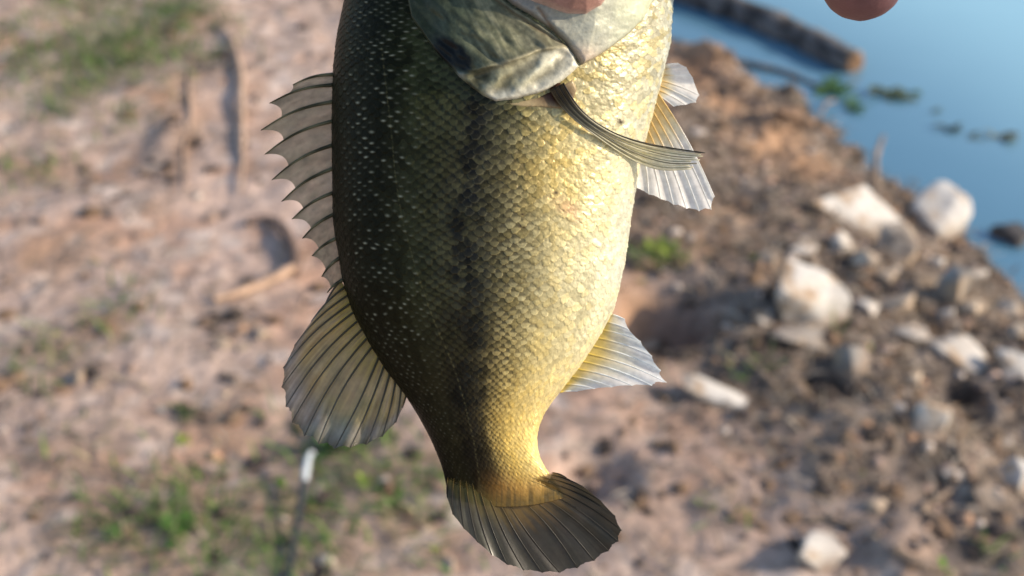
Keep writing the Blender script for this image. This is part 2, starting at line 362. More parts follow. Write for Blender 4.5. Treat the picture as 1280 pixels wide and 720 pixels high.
ST = [
 (1066, 260, 112, 56, 'white_rock', 'broad pale slab at the top of the rock pile, beside a tan block', 1, .2, .25),
 (1112, 302, 62, 70, 'tan_rock', 'tan upright block leaning against the broad pale slab of the pile', 2, .5, .2),
 (1055, 301, 36, 38, 'white_rock', 'small bluish white rock wedged below the broad pale slab', 3, .9, .1),
 (1166, 262, 74, 84, 'white_rock', 'tall grey and white rock standing at the very edge of the water', 78, .9, .1),
 (1003, 372, 108, 72, 'white_rock', 'large faceted white rock, biggest on the bank, above a flat grey rock', 5, -.4, .15),
 (950, 396, 36, 20, 'white_rock', 'small white rock lying tight beside the biggest white rock', 6, .1, 0),
 (1014, 424, 76, 32, 'grey_rock', 'flat grey rock lying just below the biggest white rock', 7, .2, .4),
 (1080, 448, 62, 60, 'grey_rock', 'grey brown rock with a pale worn end beside a dark hollow', 8, .7, .2),
 (1140, 413, 40, 28, 'white_rock', 'small smooth white rock up the bank from the long pale rock', 9, .2, .2),
 (1208, 441, 84, 48, 'white_rock', 'long pale rock pointing at a second white rock beside it', 10, -.3, .45),
 (1270, 453, 46, 46, 'white_rock', 'chunky white rock next to the pointed end of the long pale rock', 11, .3, .1),
 (1167, 520, 62, 50, 'white_rock', 'bright wedge shaped white rock below a small tan stone', 12, .9, .4),
 (1138, 470, 36, 32, 'tan_rock', 'small tan stone sitting above the wedge shaped white rock', 13, .2, 0),
 (890, 492, 82, 34, 'white_rock', 'narrow pale rock half sunk in the soil below the scoured hollow', 14, -.1, .5),
 (1264, 590, 52, 40, 'white_rock', 'rounded cream rock alone on the dark straw', 15, .4, 0),
 (1027, 686, 60, 62, 'white_rock', 'blocky cream rock alone low on the dark slope among twigs', 16, .6, .2),
 (1003, 310, 30, 20, 'white_rock', 'small pale stone lying in brown soil above the biggest white rock', 17, .2, 0),
 (1116, 372, 56, 36, 'tan_rock', 'weathered tan rock in the middle of the bank above small white rocks', 18, .5, .2),
 (1083, 385, 32, 20, 'white_rock', 'little white flat stone between the biggest white rock and the weathered tan rock', 19, .2, .2),
 (1221, 339, 24, 24, 'white_rock', 'round white cobble near the waterline', 20, .2, 0),
 (1172, 325, 22, 22, 'white_rock', 'round grey white cobble below the tall rock at the water', 21, .8, 0),
 (1158, 349, 30, 26, 'tan_rock', 'small tan cobble beside a dark grey upright stone', 22, .4, 0),
 (1193, 352, 34, 66, 'grey_rock', 'dark grey upright stone standing in shade near the waterline', 23, .3, .2),
 (1220, 383, 30, 24, 'tan_rock', 'small tan cobble on wet ground at the foot of the dark upright stone', 24, .1, 0),
 (1085, 326, 34, 28, 'tan_rock', 'small orange tan stone under the small bluish white rock', 25, .1, 0),
 (1258, 385, 40, 30, 'grey_rock', 'low dark grey rock on the wet ground by the waterline', 26, .5, 0),
 (808, 432, 40, 24, 'tan_rock', 'tan stone at the lip of the scoured hollow', 27, .2, 0),
 (1272, 412, 30, 26, 'tan_rock', 'brown stone just above the chunky white rock', 28, .9, 0),
 (1182, 388, 22, 18, 'white_rock', 'pale pebble sized rock between the tan cobble and the long pale rock', 29, .9, 0),
 (1020, 330, 20, 15, 'tan_rock', 'pebble sized tan rock between the small pale stone and the slab', 30, .9, 0),
 (1108, 345, 26, 18, 'tan_rock', 'little tan rock just up the bank from the weathered tan rock', 31, .3, 0),
 (962, 322, 26, 20, 'tan_rock', 'orange stained stone in the soil beside green leaves', 32, .3, 0),
 (1222, 640, 26, 20, 'grey_rock', 'small grey stone near the rounded cream rock', 33, .3, 0),
 (1095, 632, 28, 22, 'tan_rock', 'small pinkish stone uphill of the blocky cream rock', 34, .5, 0),
 (1248, 620, 26, 20, 'grey_rock', 'grey cobble touching the ground below the rounded cream rock', 35, .3, 0),
]
for (px, py, wv, hv, mt, lb, sdn, rot, tl) in ST:
    stone(px, py, wv, hv, mt, lb, sdn + 40, rot, tilt=tl)
stone(1264, 294, 44, 30, 'dark_rock', 'dark wet rock poking out of the lake off the shore', 91, .3, group='rocks in the lake', z=1)
for i, (px, py, s, mt, lb) in enumerate([
    (280, 430, 20, 'tan_rock', 'cream pebble on the sand, in a row of three below the curved stick'),
    (305, 434, 15, 'tan_rock', 'smaller cream pebble, middle of a row of three below the curved stick'),
    (328, 414, 22, 'tan_rock', 'round cream pebble closest to the curved stick'),
    (285, 493, 14, 'tan_rock', 'lone cream pebble below the row of three pebbles'),
    (205, 510, 16, 'white_rock', 'bluish white pebble beside a dark grass tuft'),
    (478, 598, 20, 'white_rock', 'grey white pebble next to a lime green sprout in the grass'),
    (372, 716, 18, 'tan_rock', 'pinkish pebble at the lower end of the thin dark rod'),
    (560, 708, 24, 'tan_rock', 'pinkish pebble at the edge of the grass beside the lime sprout farthest from the rod'),
    (92, 470, 30, 'tan_rock', 'reddish stone half buried in the sandy path'),
    (125, 478, 20, 'tan_rock', 'small tan stone beside the reddish half buried one'),
    (535, 660, 18, 'tan_rock', 'small reddish pebble just up the path from the lime sprout farthest from the rod')]):
    stone(px, py, s, s * .8, mt, lb, 200 + i, i * .7, name='pebble', group='pebbles on the path', sub=2, cuts=4)

# ------------------------------------------------------------------ logs, roots, sticks
def wood(name, pix, rad, label, cat, cols, lift=.0, water_z=None, group=None, n=14, seed=1, wob=.12, endmat=None):
    P3 = []
    for q in pix:
        if water_z is not None: p = wp(q[0], q[1], water_z)
        else: p = gp(q[0], q[1])[0] + np.array([0, 0, lift + (q[2] if len(q) > 2 else 0)])
        P3.append(p)
    P3 = np.array(P3); s = np.concatenate([[0], np.cumsum(np.linalg.norm(np.diff(P3, axis=0), axis=1))]); s /= s[-1]
    m = max(12, int(len(P3) * 8)); u = np.linspace(0, 1, m)
    pts = np.stack([np.interp(u, s, P3[:, k]) for k in range(3)], -1)
    for _ in range(3): pts[1:-1] = (pts[:-2] + 2 * pts[1:-1] + pts[2:]) / 4
    rr = np.interp(u, np.linspace(0, 1, len(rad)), rad) * (1 + wob * (2 * fbm(u * 14, u * 0 + seed, 2, seed) - 1))
    v, f = tube(pts, rr, n); k = fbm(np.arange(len(v)) * .37, np.arange(len(v)) // n * .6, 2, seed)
    vv = v.copy(); idx = np.arange(m * n) // n
    vv[:m * n] += (v[:m * n] - pts[idx]) * ((k[:m * n] - .5) * .35)[:, None]
    c = mixc(cols[0], cols[1], sstep(.35, .65, k))
    o = mesh_np(name, vv, f, M['bark'], col=c)
    return tag(o, label, cat, group), pts, rr
GREYBARK = ((.06, .053, .05), (.20, .18, .165)); ROOT = ((.36, .245, .175), (.46, .33, .245)); DRIFT = ((.16, .12, .09), (.30, .22, .16))
log, lp, lr = wood('log', [(760, -52), (850, -12), (930, 16), (1000, 46), (1068, 80)], [.064, .060, .056, .052, .046], 'dark fallen log floating in the lake, with an orange cut end', 'log', GREYBARK, water_z=WATER_Z + .025, n=20)
a = lp[-1] - lp[-2]; a /= np.linalg.norm(a)
v, f = tube(np.array([lp[-1] - a * .01, lp[-1] + a * .004, lp[-1] + a * .007]), [lr[-1] * .9, lr[-1] * .9, lr[-1] * .6], 20)
mesh_np('cut_end', v, f, M['bark'], log, col=np.tile((.19, .115, .07), (len(v), 1)))
wood('branch', [(888, 64), (925, 78), (985, 92), (1032, 112)], [.007, .014, .013, .006], 'thin dark branch half sunk in the lake alongside the floating log', 'branch', GREYBARK, water_z=WATER_Z + .002, n=8)
wood('root', [(276, 34), (292, 56), (302, 95), (303, 160), (304, 215), (302, 245)], [.006, .009, .011, .010, .008, .003], 'straight orange brown root running along the surface of the path', 'root', ROOT, lift=.014, n=10, seed=3)
wood('root', [(240, 62), (236, 110), (240, 150), (230, 190), (232, 240)], [.002, .004, .005, .004, .002], 'thin crooked root beside a dark clump of litter', 'root', ROOT, lift=.006, n=10, seed=5)
wood('stick', [(240, 92), (262, 86), (294, 82)], [.007, .012, .008], 'short dark stick lying crosswise against the straight root', 'stick', GREYBARK, lift=.008, n=8, seed=6)
wood('stick', [(308, 283), (328, 279, .004), (350, 287, .006), (364, 308, .008), (372, 332, .008), (368, 346, .004)], [.008, .011, .013, .014, .015, .014], 'dark curved stick bent like a hook, arching over the sandy path', 'stick', ((.14, .095, .075), (.22, .15, .12)), lift=.01, n=9, seed=8, wob=.05)
wood('stick', [(368, 346, .01), (335, 362, .008), (300, 374, .004), (268, 381)], [.010, .011, .010, .007], 'straight tan stick meeting the end of the dark curved stick', 'stick', ((.44, .29, .20), (.48, .33, .235)), lift=.013, n=9, seed=9, wob=.05)
for i, (pp, r0, lb) in enumerate([
    ([(1042, 132, .01), (1030, 150, .06), (1018, 168, .03)], .006, 'thin pale stick leaning at the waterline beside a brown clod'),
    ([(1095, 238), (1090, 220, .06), (1098, 205, .09)], .009, 'short grey twig standing up between the slab and the tall rock'),
    ([(930, 452), (950, 470), (968, 486)], .009, 'dark bent twig lying on soil near the narrow pale rock'),
    ([(1150, 640), (1185, 618), (1215, 596)], .006, 'pale twig on dark straw uphill of the rounded cream rock'),
    ([(1005, 655), (1030, 650), (1068, 662)], .005, 'thin tan twig lying just above the blocky cream rock'),
    ([(1115, 690), (1150, 712), (1190, 722)], .008, 'grey twig lying low on the slope below the dark straw'),
    ([(1195, 560), (1205, 590), (1225, 640)], .005, 'thin pale stem standing among straw by the rounded cream rock')]):
    wood('twig', pp, [r0, r0, r0 * .6], lb, 'twig', DRIFT, lift=.006, n=6, seed=20 + i, group='twigs on the bank')
# brown clod at the waterline
stone(992, 146, 40, 34, 'earth', 'rough brown lump of earth at the waterline beside floating weed', 301, .3, name='clod', group=None)

# rod with a pale tip
def rod():
    e = bpy.data.objects.new('fishing_rod', None); link(e)
    pix = [(383, 622, .035), (378, 646, .03), (372, 670, .02), (367, 700, .012), (356, 760, .012), (330, 900, .012)]
    p = np.array([gp(q[0], q[1])[0] + np.array([0, 0, q[2]]) for q in pix]); e.location = p[0]
    tag(e, 'thin dark fishing rod with a bent pale white tip, lying on the grass', 'fishing rod')
    def bar(nm, pts, r, c, n=8):
        pts = np.asarray(pts) - p[0]; s = np.linspace(0, 1, len(pts)); u = np.linspace(0, 1, len(pts) * 5)
        q = np.stack([np.interp(u, s, pts[:, k]) for k in range(3)], -1)
        for _ in range(2): q[1:-1] = (q[:-2] + 2 * q[1:-1] + q[2:]) / 4
        v, f = tube(q, np.interp(u, np.linspace(0, 1, len(r)), r), n); mesh_np(nm, v, f, M['rodmat'], e, col=np.tile(c, (len(v), 1)))
    bar('rod_blank', p, [.006, .0055, .006, .0065, .007], (.03, .034, .032))
    bar('collar', [p[0], p[0] * .5 + p[1] * .5, p[1]], [.0075, .0085, .0065], (.035, .035, .034))
    tp = [p[0]] + [gp(q[0], q[1])[0] + np.array([0, 0, q[2]]) for q in [(385, 612, .042), (388, 600, .048), (392, 592, .05), (396, 593, .046)]]
    bar('tip', tp, [.006, .0068, .006, .0035, .002], (.5, .54, .56))
M['rodmat'] = tone_mat('rod_lacquer', .35, .1, 60, 0, 0, .5)
rod()

# ------------------------------------------------------------------ small plants
def sprout(px, py, s, n, label, col, group, name='sprout', water_z=None, up=(.2, 1.1)):
    p, t = gp(px, py) if water_z is None else (wp(px, py), 4.2)
    R0 = msize(s, t) / 2; V = []; F = []
    for i in range(n):
        a = rng.uniform(0, 6.28); e = rng.uniform(*up); Ln = R0 * rng.uniform(.6, 1.15); W = Ln * rng.uniform(.3, .45)
        d = np.array([math.cos(a) * math.cos(e), math.sin(a) * math.cos(e), math.sin(e)]); sdv = np.array([-math.sin(a), math.cos(a), 0])
        b0 = np.array([rng.uniform(-.35, .35) * R0, rng.uniform(-.35, .35) * R0, .001]); k = len(V)
        for (sv, wv, dz) in [(0, .08, 0), (.35, .9, .0), (.7, .75, -.04), (1, .03, -.16)]:
            for sg in (-1, 0, 1): V.append(b0 + d * Ln * sv + sdv * sg * W * wv / 2 + np.array([0, 0, dz * Ln + abs(sg) * .08 * Ln * wv]))
        for r in range(3):
            for c in range(2): F.append([k + r * 3 + c, k + r * 3 + c + 1, k + r * 3 + c + 4, k + r * 3 + c + 3])
    c = np.asarray(col) * np.repeat(rng.uniform(.75, 1.25, (n, 1)), 12, 0)
    o = mesh_np(name, np.array(V), np.array(F), M['grass'], col=c); o.location = p
    return tag(o, label, 'plant', group)
LIME = (.34, .46, .05); GRN = (.12, .24, .05)
for (px, py, s, n, lb, c) in [
    (455, 605, 30, 9, 'lime green sprout next to a grey white pebble in the grass', LIME), (543, 690, 22, 8, 'lime green sprout in thin grass, farthest of the lime sprouts from the rod', LIME),
    (227, 553, 26, 8, 'yellow green sprout on bare path below a dark grass tuft', LIME), (352, 608, 30, 10, 'bright green sprout beside the pale rod tip', (.2, .34, .05)),
    (1078, 592, 16, 6, 'tiny lime sprout alone on the dark slope', LIME), (1178, 714, 34, 9, 'green leafy sprout low on the dark slope near the grey twig', (.2, .36, .05)),
    (70, 418, 20, 6, 'yellow leafed sprout in sparse weeds on the sandy path', LIME), (825, 324, 66, 16, 'low leafy weed growing on brown soil above the scoured hollow', (.26, .33, .06)),
    (800, 352, 20, 6, 'small yellow green weed at the rim of the scoured hollow', (.3, .34, .07)), (942, 324, 18, 6, 'yellow green weed beside an orange stained stone', (.3, .32, .07)),
    (235, 522, 34, 10, 'dark green tuft beside a bluish white pebble', (.06, .10, .03)), (232, 660, 60, 18, 'leafy green plant in the middle of the grass patch', GRN),
    (145, 665, 40, 10, 'green plant at the sandy edge of the grass patch', GRN), (490, 635, 46, 12, 'green plant just below the grey white pebble in the grass', GRN),
    (1276, 604, 22, 6, 'small green sprout by the rounded cream rock', (.24, .34, .06)), (940, 468, 30, 7, 'thin green weed beside the dark bent twig', (.2, .25, .06)), (425, 560, 80, 22, 'dark green leafy clump in the grass just past the rod tip', (.06, .13, .035))]:
    sprout(px, py, s, n, lb, c, 'sprouts in the soil')
for (px, py, s, n, lb, c) in [
    (1040, 112, 60, 22, 'green floating weed beside the end of the log', (.10, .20, .07)), (1065, 132, 44, 14, 'green floating weed by the thin pale stick', (.10, .19, .08)),
    (1110, 120, 60, 14, 'olive floating weed trailing out over open water', (.14, .17, .09)), (1143, 117, 26, 8, 'small green floating weed at the end of the trail', (.12, .18, .08)), (968, 118, 46, 16, 'bright green weed at the waterline beside a brown lump', (.13, .26, .06)),
    (1190, 162, 36, 10, 'dark clump of weed alone on the open water', (.07, .08, .05)), (1172, 140, 20, 5, 'tiny olive weed just off the dark floating clump', (.12, .14, .08)), (1255, 172, 46, 10, 'pale strand of floating weed farthest out on the water', (.2, .2, .14)), (1218, 172, 26, 7, 'thin olive floating weed between the dark clump and the pale strand', (.13, .15, .1)), (895, 72, 30, 10, 'dark weed caught on the thin sunken branch', (.06, .09, .04))]:
    sprout(px, py, s, n, lb, c, 'floating water weeds', 'water_weed', WATER_Z, (.0, .45))

# ================================================================== FISH
# fish frame: x toward the belly, y toward the head, z toward the near flank; drawn in units of PXM
fish = bpy.data.objects.new('bass', None); link(fish)
fwd = Vector((0, cp, -sp)); fish.location = Vector((0, 0, CAM_H)) + fwd * D_FISH; fish.rotation_euler = cam.rotation_euler
tag(fish, 'olive backed golden bellied bass held up by its jaw over the lakeshore', 'fish')
DPX = D_FISH / PXM
def FP(px, py, z):
    px = np.asarray(px, float); py = np.asarray(py, float); z = np.asarray(z, float) * np.ones_like(px)
    s = 1 - np.maximum(z, -100) / DPX
    return np.stack([(px - 640) * s * PXM, -(py - 360) * s * PXM, z * PXM], -1)
Lk = np.array([(590, -262), (520, -215), (476, -140), (447, -60), (429, 0), (421, 40), (416, 80), (414, 130), (414, 180), (416, 240), (419, 290), (426, 345), (441, 392), (462, 430), (485, 466), (506, 492), (524, 522), (540, 552), (552, 582), (557, 604), (560, 622)], float)
Rk = np.array([(700, -280), (790, -225), (828, -140), (842, -60), (842, 0), (838, 50), (829, 90), (816, 140), (803, 190), (794, 240), (786, 290), (777, 340), (765, 388), (745, 426), (722, 460), (700, 489), (684, 508), (674, 528), (670, 550), (674, 572), (686, 592), (697, 604), (706, 622)], float)
def smooth_interp(k, y):
    yy = np.linspace(-262, 622, 600); xx = np.interp(yy, k[:, 1], k[:, 0])
    ker = np.hanning(25); ker /= ker.sum(); xp = np.convolve(np.pad(xx, 12, mode='reflect', reflect_type='odd'), ker, 'valid')
    return np.interp(y, yy, xp)
def Wd(y):   # half thickness
    return np.interp(y, [-262, -200, -120, 0, 120, 260, 360, 430, 490, 540, 580, 604, 622], [52, 88, 112, 122, 122, 114, 98, 78, 58, 42, 25, 9, .6])
def wd(y):
    yy = np.linspace(-262, 622, 600); k = np.hanning(41); k /= k.sum()
    return np.interp(y, yy, np.convolve(np.pad(Wd(yy), 20, mode='edge'), k, 'valid'))
PEXP = .47
def surf_z(px, py):
    l = smooth_interp(Lk, py); r = smooth_interp(Rk, py); c = np.clip((px - (l + r) / 2) / ((r - l) / 2), -1, 1)
    return wd(py) * (1 - c * c) ** PEXP
def poly_dist(px, py, pts):
    """distance to a polyline"""
    d = np.full(np.shape(px), 1e9)
    for (x0, y0), (x1, y1) in zip(pts[:-1], pts[1:]):
        dx, dy = x1 - x0, y1 - y0; t = np.clip(((px - x0) * dx + (py - y0) * dy) / (dx * dx + dy * dy), 0, 1)
        d = np.minimum(d, np.hypot(px - x0 - t * dx, py - y0 - t * dy))
    return d
def poly_sd(px, py, pts):
    """signed distance to a closed polygon, positive inside"""
    d = poly_dist(px, py, pts + [pts[0]]); ins = np.zeros(np.shape(px), bool)
    for (x0, y0), (x1, y1) in zip(pts, pts[1:] + [pts[0]]):
        if y0 == y1: continue
        c = ((y0 > py) != (y1 > py)) & (px < (x1 - x0) * (py - y0) / (y1 - y0) + x0); ins ^= c
    return np.where(ins, d, -d)

# --- scale lattice
NCOL = 28.0
yy = np.linspace(-262, 622, 1200); dep = smooth_interp(Rk, yy) - smooth_interp(Lk, yy)
spacing = 6.0 * (dep / 370) ** .5 * np.interp(yy, [-262, 60, 130, 350, 622], [.62, .66, 1, 1, .9])
rowc = np.concatenate([[0], np.cumsum(np.diff(yy) / ((spacing[1:] + spacing[:-1]) / 2))])
_th = np.linspace(0, np.pi, 800); _arc = np.concatenate([[0], np.cumsum(np.hypot(np.diff(np.cos(_th)), .62 * np.diff(np.sin(_th) ** (2 * PEXP))))]); _arc /= _arc[-1]
def scales(py, th):
    """th: 0 dorsal .. pi ventral. returns (pos along exposed part 0..1, across -1..1, random id, second id)"""
    r = np.interp(py, yy, rowc); c = np.interp(th, _th, _arc) * NCOL
    r = r + .55 * (fbm(c * .45, r * .3, 2, 401) - .5) * 2; c = c + .4 * (fbm(c * .3 + 9, r * .25, 2, 411) - .5) * 2
    kq = .55 * sstep(.5, .7, (1 - np.cos(th)) / 2) * sstep(430, 300, py); r = r + kq * 1.3 * (fbm(c * 1.7, r * .9, 2, 421) - .5); c = c + kq * .6 * (fbm(c * 1.5 + 5, r * .9, 2, 431) - .5)
    best = np.full(r.shape, -1.0); across = np.zeros(r.shape); rid = np.zeros(r.shape); rid2 = np.zeros(r.shape); edge = np.zeros(r.shape)
    done = np.zeros(r.shape, bool)
    j0 = np.floor(r)
    for k in (2, 1, 0):                       # headmost candidate first: it lies on top
        j = j0 - k; off = .5 * (np.mod(j, 2)); i = np.floor(c - off); dc = c - off - i - .5; dr = r - j
        jit = hash2(i.astype(int), j.astype(int), 7)
        e = (2.0 + .25 * (jit - .5)) * (1 - np.abs(2 * dc) ** 2.7)
        hit = (dr < e) & ~done
        if k == 0: hit = ~done
        best = np.where(hit, np.clip(dr / 2, 0, 1), best); across = np.where(hit, 2 * dc, across); edge = np.where(hit, np.clip(e - dr, 0, 2), edge)
        rid = np.where(hit, jit, rid); rid2 = np.where(hit, hash2(i.astype(int), j.astype(int), 19), rid2); done |= hit
    return best, across, rid, rid2, edge

LAT = [(478, 60), (488, 150), (494, 220), (503, 275), (518, 330), (540, 395), (566, 455), (580, 500), (592, 550), (600, 600)]
GILL_BACK = [(500, -60), (512, 20), (541, 62), (574, 98), (600, 117), (622, 128)]
def ramp(t, st):
    ts = [s[0] for s in st]; return np.stack([np.interp(t, ts, [s[1][k] for s in st]) for k in range(3)], -1)
def fish_tone(px, py, th):
    l = smooth_interp(Lk, py); r = smooth_interp(Rk, py); t = np.clip((px - l) / (r - l), 0, 1)
    pos, ac, id1, id2, edge = scales(py, th)
    n1 = fbm(px / 38, py / 38, 3, 501) - .5; n2 = fbm(px / 14, py / 14, 3, 511) - .5
    tt = t + .05 * n1 + .035 * (id1 - .5)
    up = ramp(tt, [(0, (.009, .0085, .0035)), (.14, (.010, .0095, .004)), (.21, (.017, .016, .006)), (.27, (.034, .034, .013)), (.36, (.047, .045, .019)), (.46, (.040, .037, .016)), (.54, (.075, .066, .030)), (.63, (.24, .205, .10)), (.74, (.42, .36, .19)), (.88, (.46, .42, .265)), (1, (.49, .47, .36))])
    lo = ramp(tt, [(0, (.007, .006, .003)), (.2, (.022, .018, .007)), (.3, (.026, .021, .008)), (.44, (.016, .012, .004)), (.51, (.05, .037, .012)), (.575, (.28, .21, .075)), (.72, (.48, .38, .15)), (1, (.56, .49, .27))])
    k = sstep(330, 520, py); c = mixc(up, lo, k)
    # head end of the flank is greener
    c = mixc(c, c * np.array([.85, 1.0, .95]), sstep(220, 60, py) * sstep(.75, .5, t))
    # lateral band of dark blotches
    ts = np.interp(py, [60, 150, 300, 450, 520, 610], [.47, .46, .445, .45, .40, .30]); hw = np.interp(py, [60, 200, 300, 450, 610], [.05, .06, .07, .085, .14])
    st = np.interp(py, [80, 140, 200, 300, 450, 560, 610], [.3, .75, .9, 1, 1, .8, .4])
    rag = fbm(px / 22, py / 26, 3, 551) - .5
    bl = np.exp(-((t - ts + .03 * n1 + .10 * rag) / hw) ** 2) * st * np.clip(.75 + 3.2 * rag + 1.0 * n2 + 1.1 * (id2 - .5), 0, 1)
    c = mixc(c, (.008, .007, .003), np.clip(bl * 1.4, 0, .97))
    # painted shade in the scale pockets, speckling the upper pale flank
    sp_ = (id2 > .62) * sstep(.5, .58, t) * sstep(.80, .66, t) * sstep(180, 300, py) * sstep(560, 480, py)
    c = mixc(c, (.09, .075, .03), .55 * sp_ * sstep(1.2, .2, edge))
    gs = sstep(.45, .62, t)
    dash = sstep(.60, .38, pos) * sstep(.5, .56, t) * sstep(.86, .62, t) * np.interp(py, [180, 280, 400, 500, 560], [.25, .8, 1, .8, .4]) * np.clip(.15 + 1.1 * id1 + 1.2 * n1, 0, 1)  # shadows between scale rows, painted as dark dashes on the scale bases
    c = mixc(c, (.075, .060, .024), .72 * dash)
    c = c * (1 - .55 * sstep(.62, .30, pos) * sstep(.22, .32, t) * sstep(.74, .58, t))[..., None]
    c = c * (1 + (.22 + .35 * sstep(170, 80, py)) * (id1 - .5) + .16 * gs * (id2 - .5))[..., None]
    c = mixc(c, c * np.array([1.08, .97, .66]), gs * (id2 > .6) * (.35 + .4 * sstep(260, 100, py)))
    # free edge of each scale: pale rim on the flank, painted shade on the base under the one above
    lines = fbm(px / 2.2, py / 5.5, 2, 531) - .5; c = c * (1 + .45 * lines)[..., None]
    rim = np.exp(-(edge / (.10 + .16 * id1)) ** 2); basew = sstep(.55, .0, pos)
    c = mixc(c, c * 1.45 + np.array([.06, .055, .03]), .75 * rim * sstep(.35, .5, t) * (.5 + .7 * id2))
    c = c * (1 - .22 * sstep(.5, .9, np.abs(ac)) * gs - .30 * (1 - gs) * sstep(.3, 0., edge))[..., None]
    # highlight painted as a pale fleck on every back scale
    fl = np.exp(-((pos - .80) / .10) ** 2 - ((ac + .1) / .30) ** 2) * sstep(.34, .2, t) * sstep(.02, .07, t) * (id1 > .3) * np.interp(py, [0, 380, 460, 600], [1, 1, .45, .1])
    c = mixc(c, (.30, .29, .20), .95 * fl * (.15 + .85 * id2 ** 2))
    # lateral line
    d = poly_dist(px, py, LAT); c = mixc(c, (.16, .14, .06), .32 * np.exp(-(d / 1.0) ** 2) * (.2 + .8 * (pos > .6)))
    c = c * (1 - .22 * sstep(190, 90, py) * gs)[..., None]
    # yellow wash and little wounds
    wash = np.exp(-(((px - 690) / 55) ** 2 + ((py - 215) / 60) ** 2)); c = mixc(c, c * np.array([1.04, .92, .58]), .75 * wash)
    gold = sstep(430, 560, py) * sstep(.45, .7, t); c = mixc(c, c * np.array([1.05, .88, .50]), .7 * gold)
    orange = np.exp(-((py - 608) / 16) ** 2) * sstep(.25, .6, t); c = mixc(c, (.42, .21, .05), .65 * orange)
    sk = fbm(px / 3.2, py / 40, 2, 521); tb = sstep(596, 618, py + 16 * (sk - .5)); c = mixc(c, mixc(mixc((.10, .08, .022), (.17, .105, .028), sstep(.15, .5, t)), (.085, .06, .024), .7 * sstep(.35, .65, sk)), tb)
    pk = np.exp(-(((px - 712) * .8 + (py - 262) * .6) / 22) ** 2 - ((-(px - 712) * .6 + (py - 262) * .8) / 8) ** 2); c = mixc(c, (.55, .27, .16), .5 * pk * (.4 + n2 + .5))
    for (wx_, wy_, ws) in [(695, 241, 3.6), (653, 268, 2.4), (650, 283, 2.6), (655, 284, 2), (775, 152, 5)]:
        c = mixc(c, (.03, .015, .008), .95 * np.exp(-(((px - wx_) / ws) ** 2 + ((py - wy_) / ws / .7) ** 2)))
    # skin in front of the gill opening and over the skull is smooth and dark
    head = sstep(0, 30, -60 - py); hc = ramp(t, [(0, (.02, .022, .012)), (.45, (.09, .10, .055)), (.7, (.4, .4, .3)), (1, (.66, .64, .54))]); c = mixc(c, hc, head)
    flat = 1 - head
    hgt = (pos * 1.0 - .25 * ac ** 2) * np.interp(t, [0, .25, .5, 1], [.7, .8, 1.0, 1.0]) * (.6 + .8 * id2) * (dep_at(py) / 370) ** .4 * flat * sstep(618, 590, py)
    hgt = hgt + flat * sstep(.48, .62, t) * np.interp(py, [0, 260, 420, 600], [1.9, 1.3, .7, .4]) * (fbm(px / 5.5, py / 4, 3, 541) - .5)
    sheen = sstep(.15, .6, t) * (.6 + .6 * (id1 - .5))
    return np.clip(c, .002, .9), hgt, sheen
def dep_at(py): return np.maximum(smooth_interp(Rk, py) - smooth_interp(Lk, py), 30)

NR, NF, NB = 860, 560, 60
ys = np.linspace(-262, 622, NR)
th = np.concatenate([np.linspace(0, np.pi, NF), np.linspace(np.pi, 2 * np.pi, NB + 2)[1:-1]])
TH, YS = np.meshgrid(th, ys)
l = smooth_interp(Lk, YS); r = smooth_interp(Rk, YS)
PX = (l + r) / 2 - np.cos(TH) * (r - l) / 2
sn = np.sin(TH); ZZ = wd(YS) * np.sign(sn) * np.abs(sn) ** (2 * PEXP)
thf = np.where(TH > np.pi, 2 * np.pi - TH, TH)
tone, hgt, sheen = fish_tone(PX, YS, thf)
# soft muscle swells plus the scale relief, pushed out along the section normal
sw = (fbm(PX / 70, YS / 90, 2, 601) - .5) * 5
nx = -np.cos(TH) / ((r - l) / 2); nz_ = np.sign(sn) * np.abs(sn) / np.maximum(wd(YS), 8); nl = np.hypot(nx, nz_) + 1e-9
off = (hgt + sw) * np.where(TH > np.pi, .3, 1.0) * sstep(-262, -240, YS)
arc = 12 * sstep(570, 622, YS) * np.sin(TH) ** 2                  # the flesh ends in a curve on the tail fin
V = FP(PX + off * nx / nl, YS + arc, ZZ + off * nz_ / nl)
NC = NF + NB
caps = [np.array([[NR * NC, (i + 1) % NC, i] for i in range(NC)]), np.array([[NR * NC + 1, (NR - 1) * NC + i, (NR - 1) * NC + (i + 1) % NC] for i in range(NC)])]
Vc = np.vstack([V.reshape(-1, 3), FP([640.], [-262.], [0.]), FP([633.], [626.], [0.])])

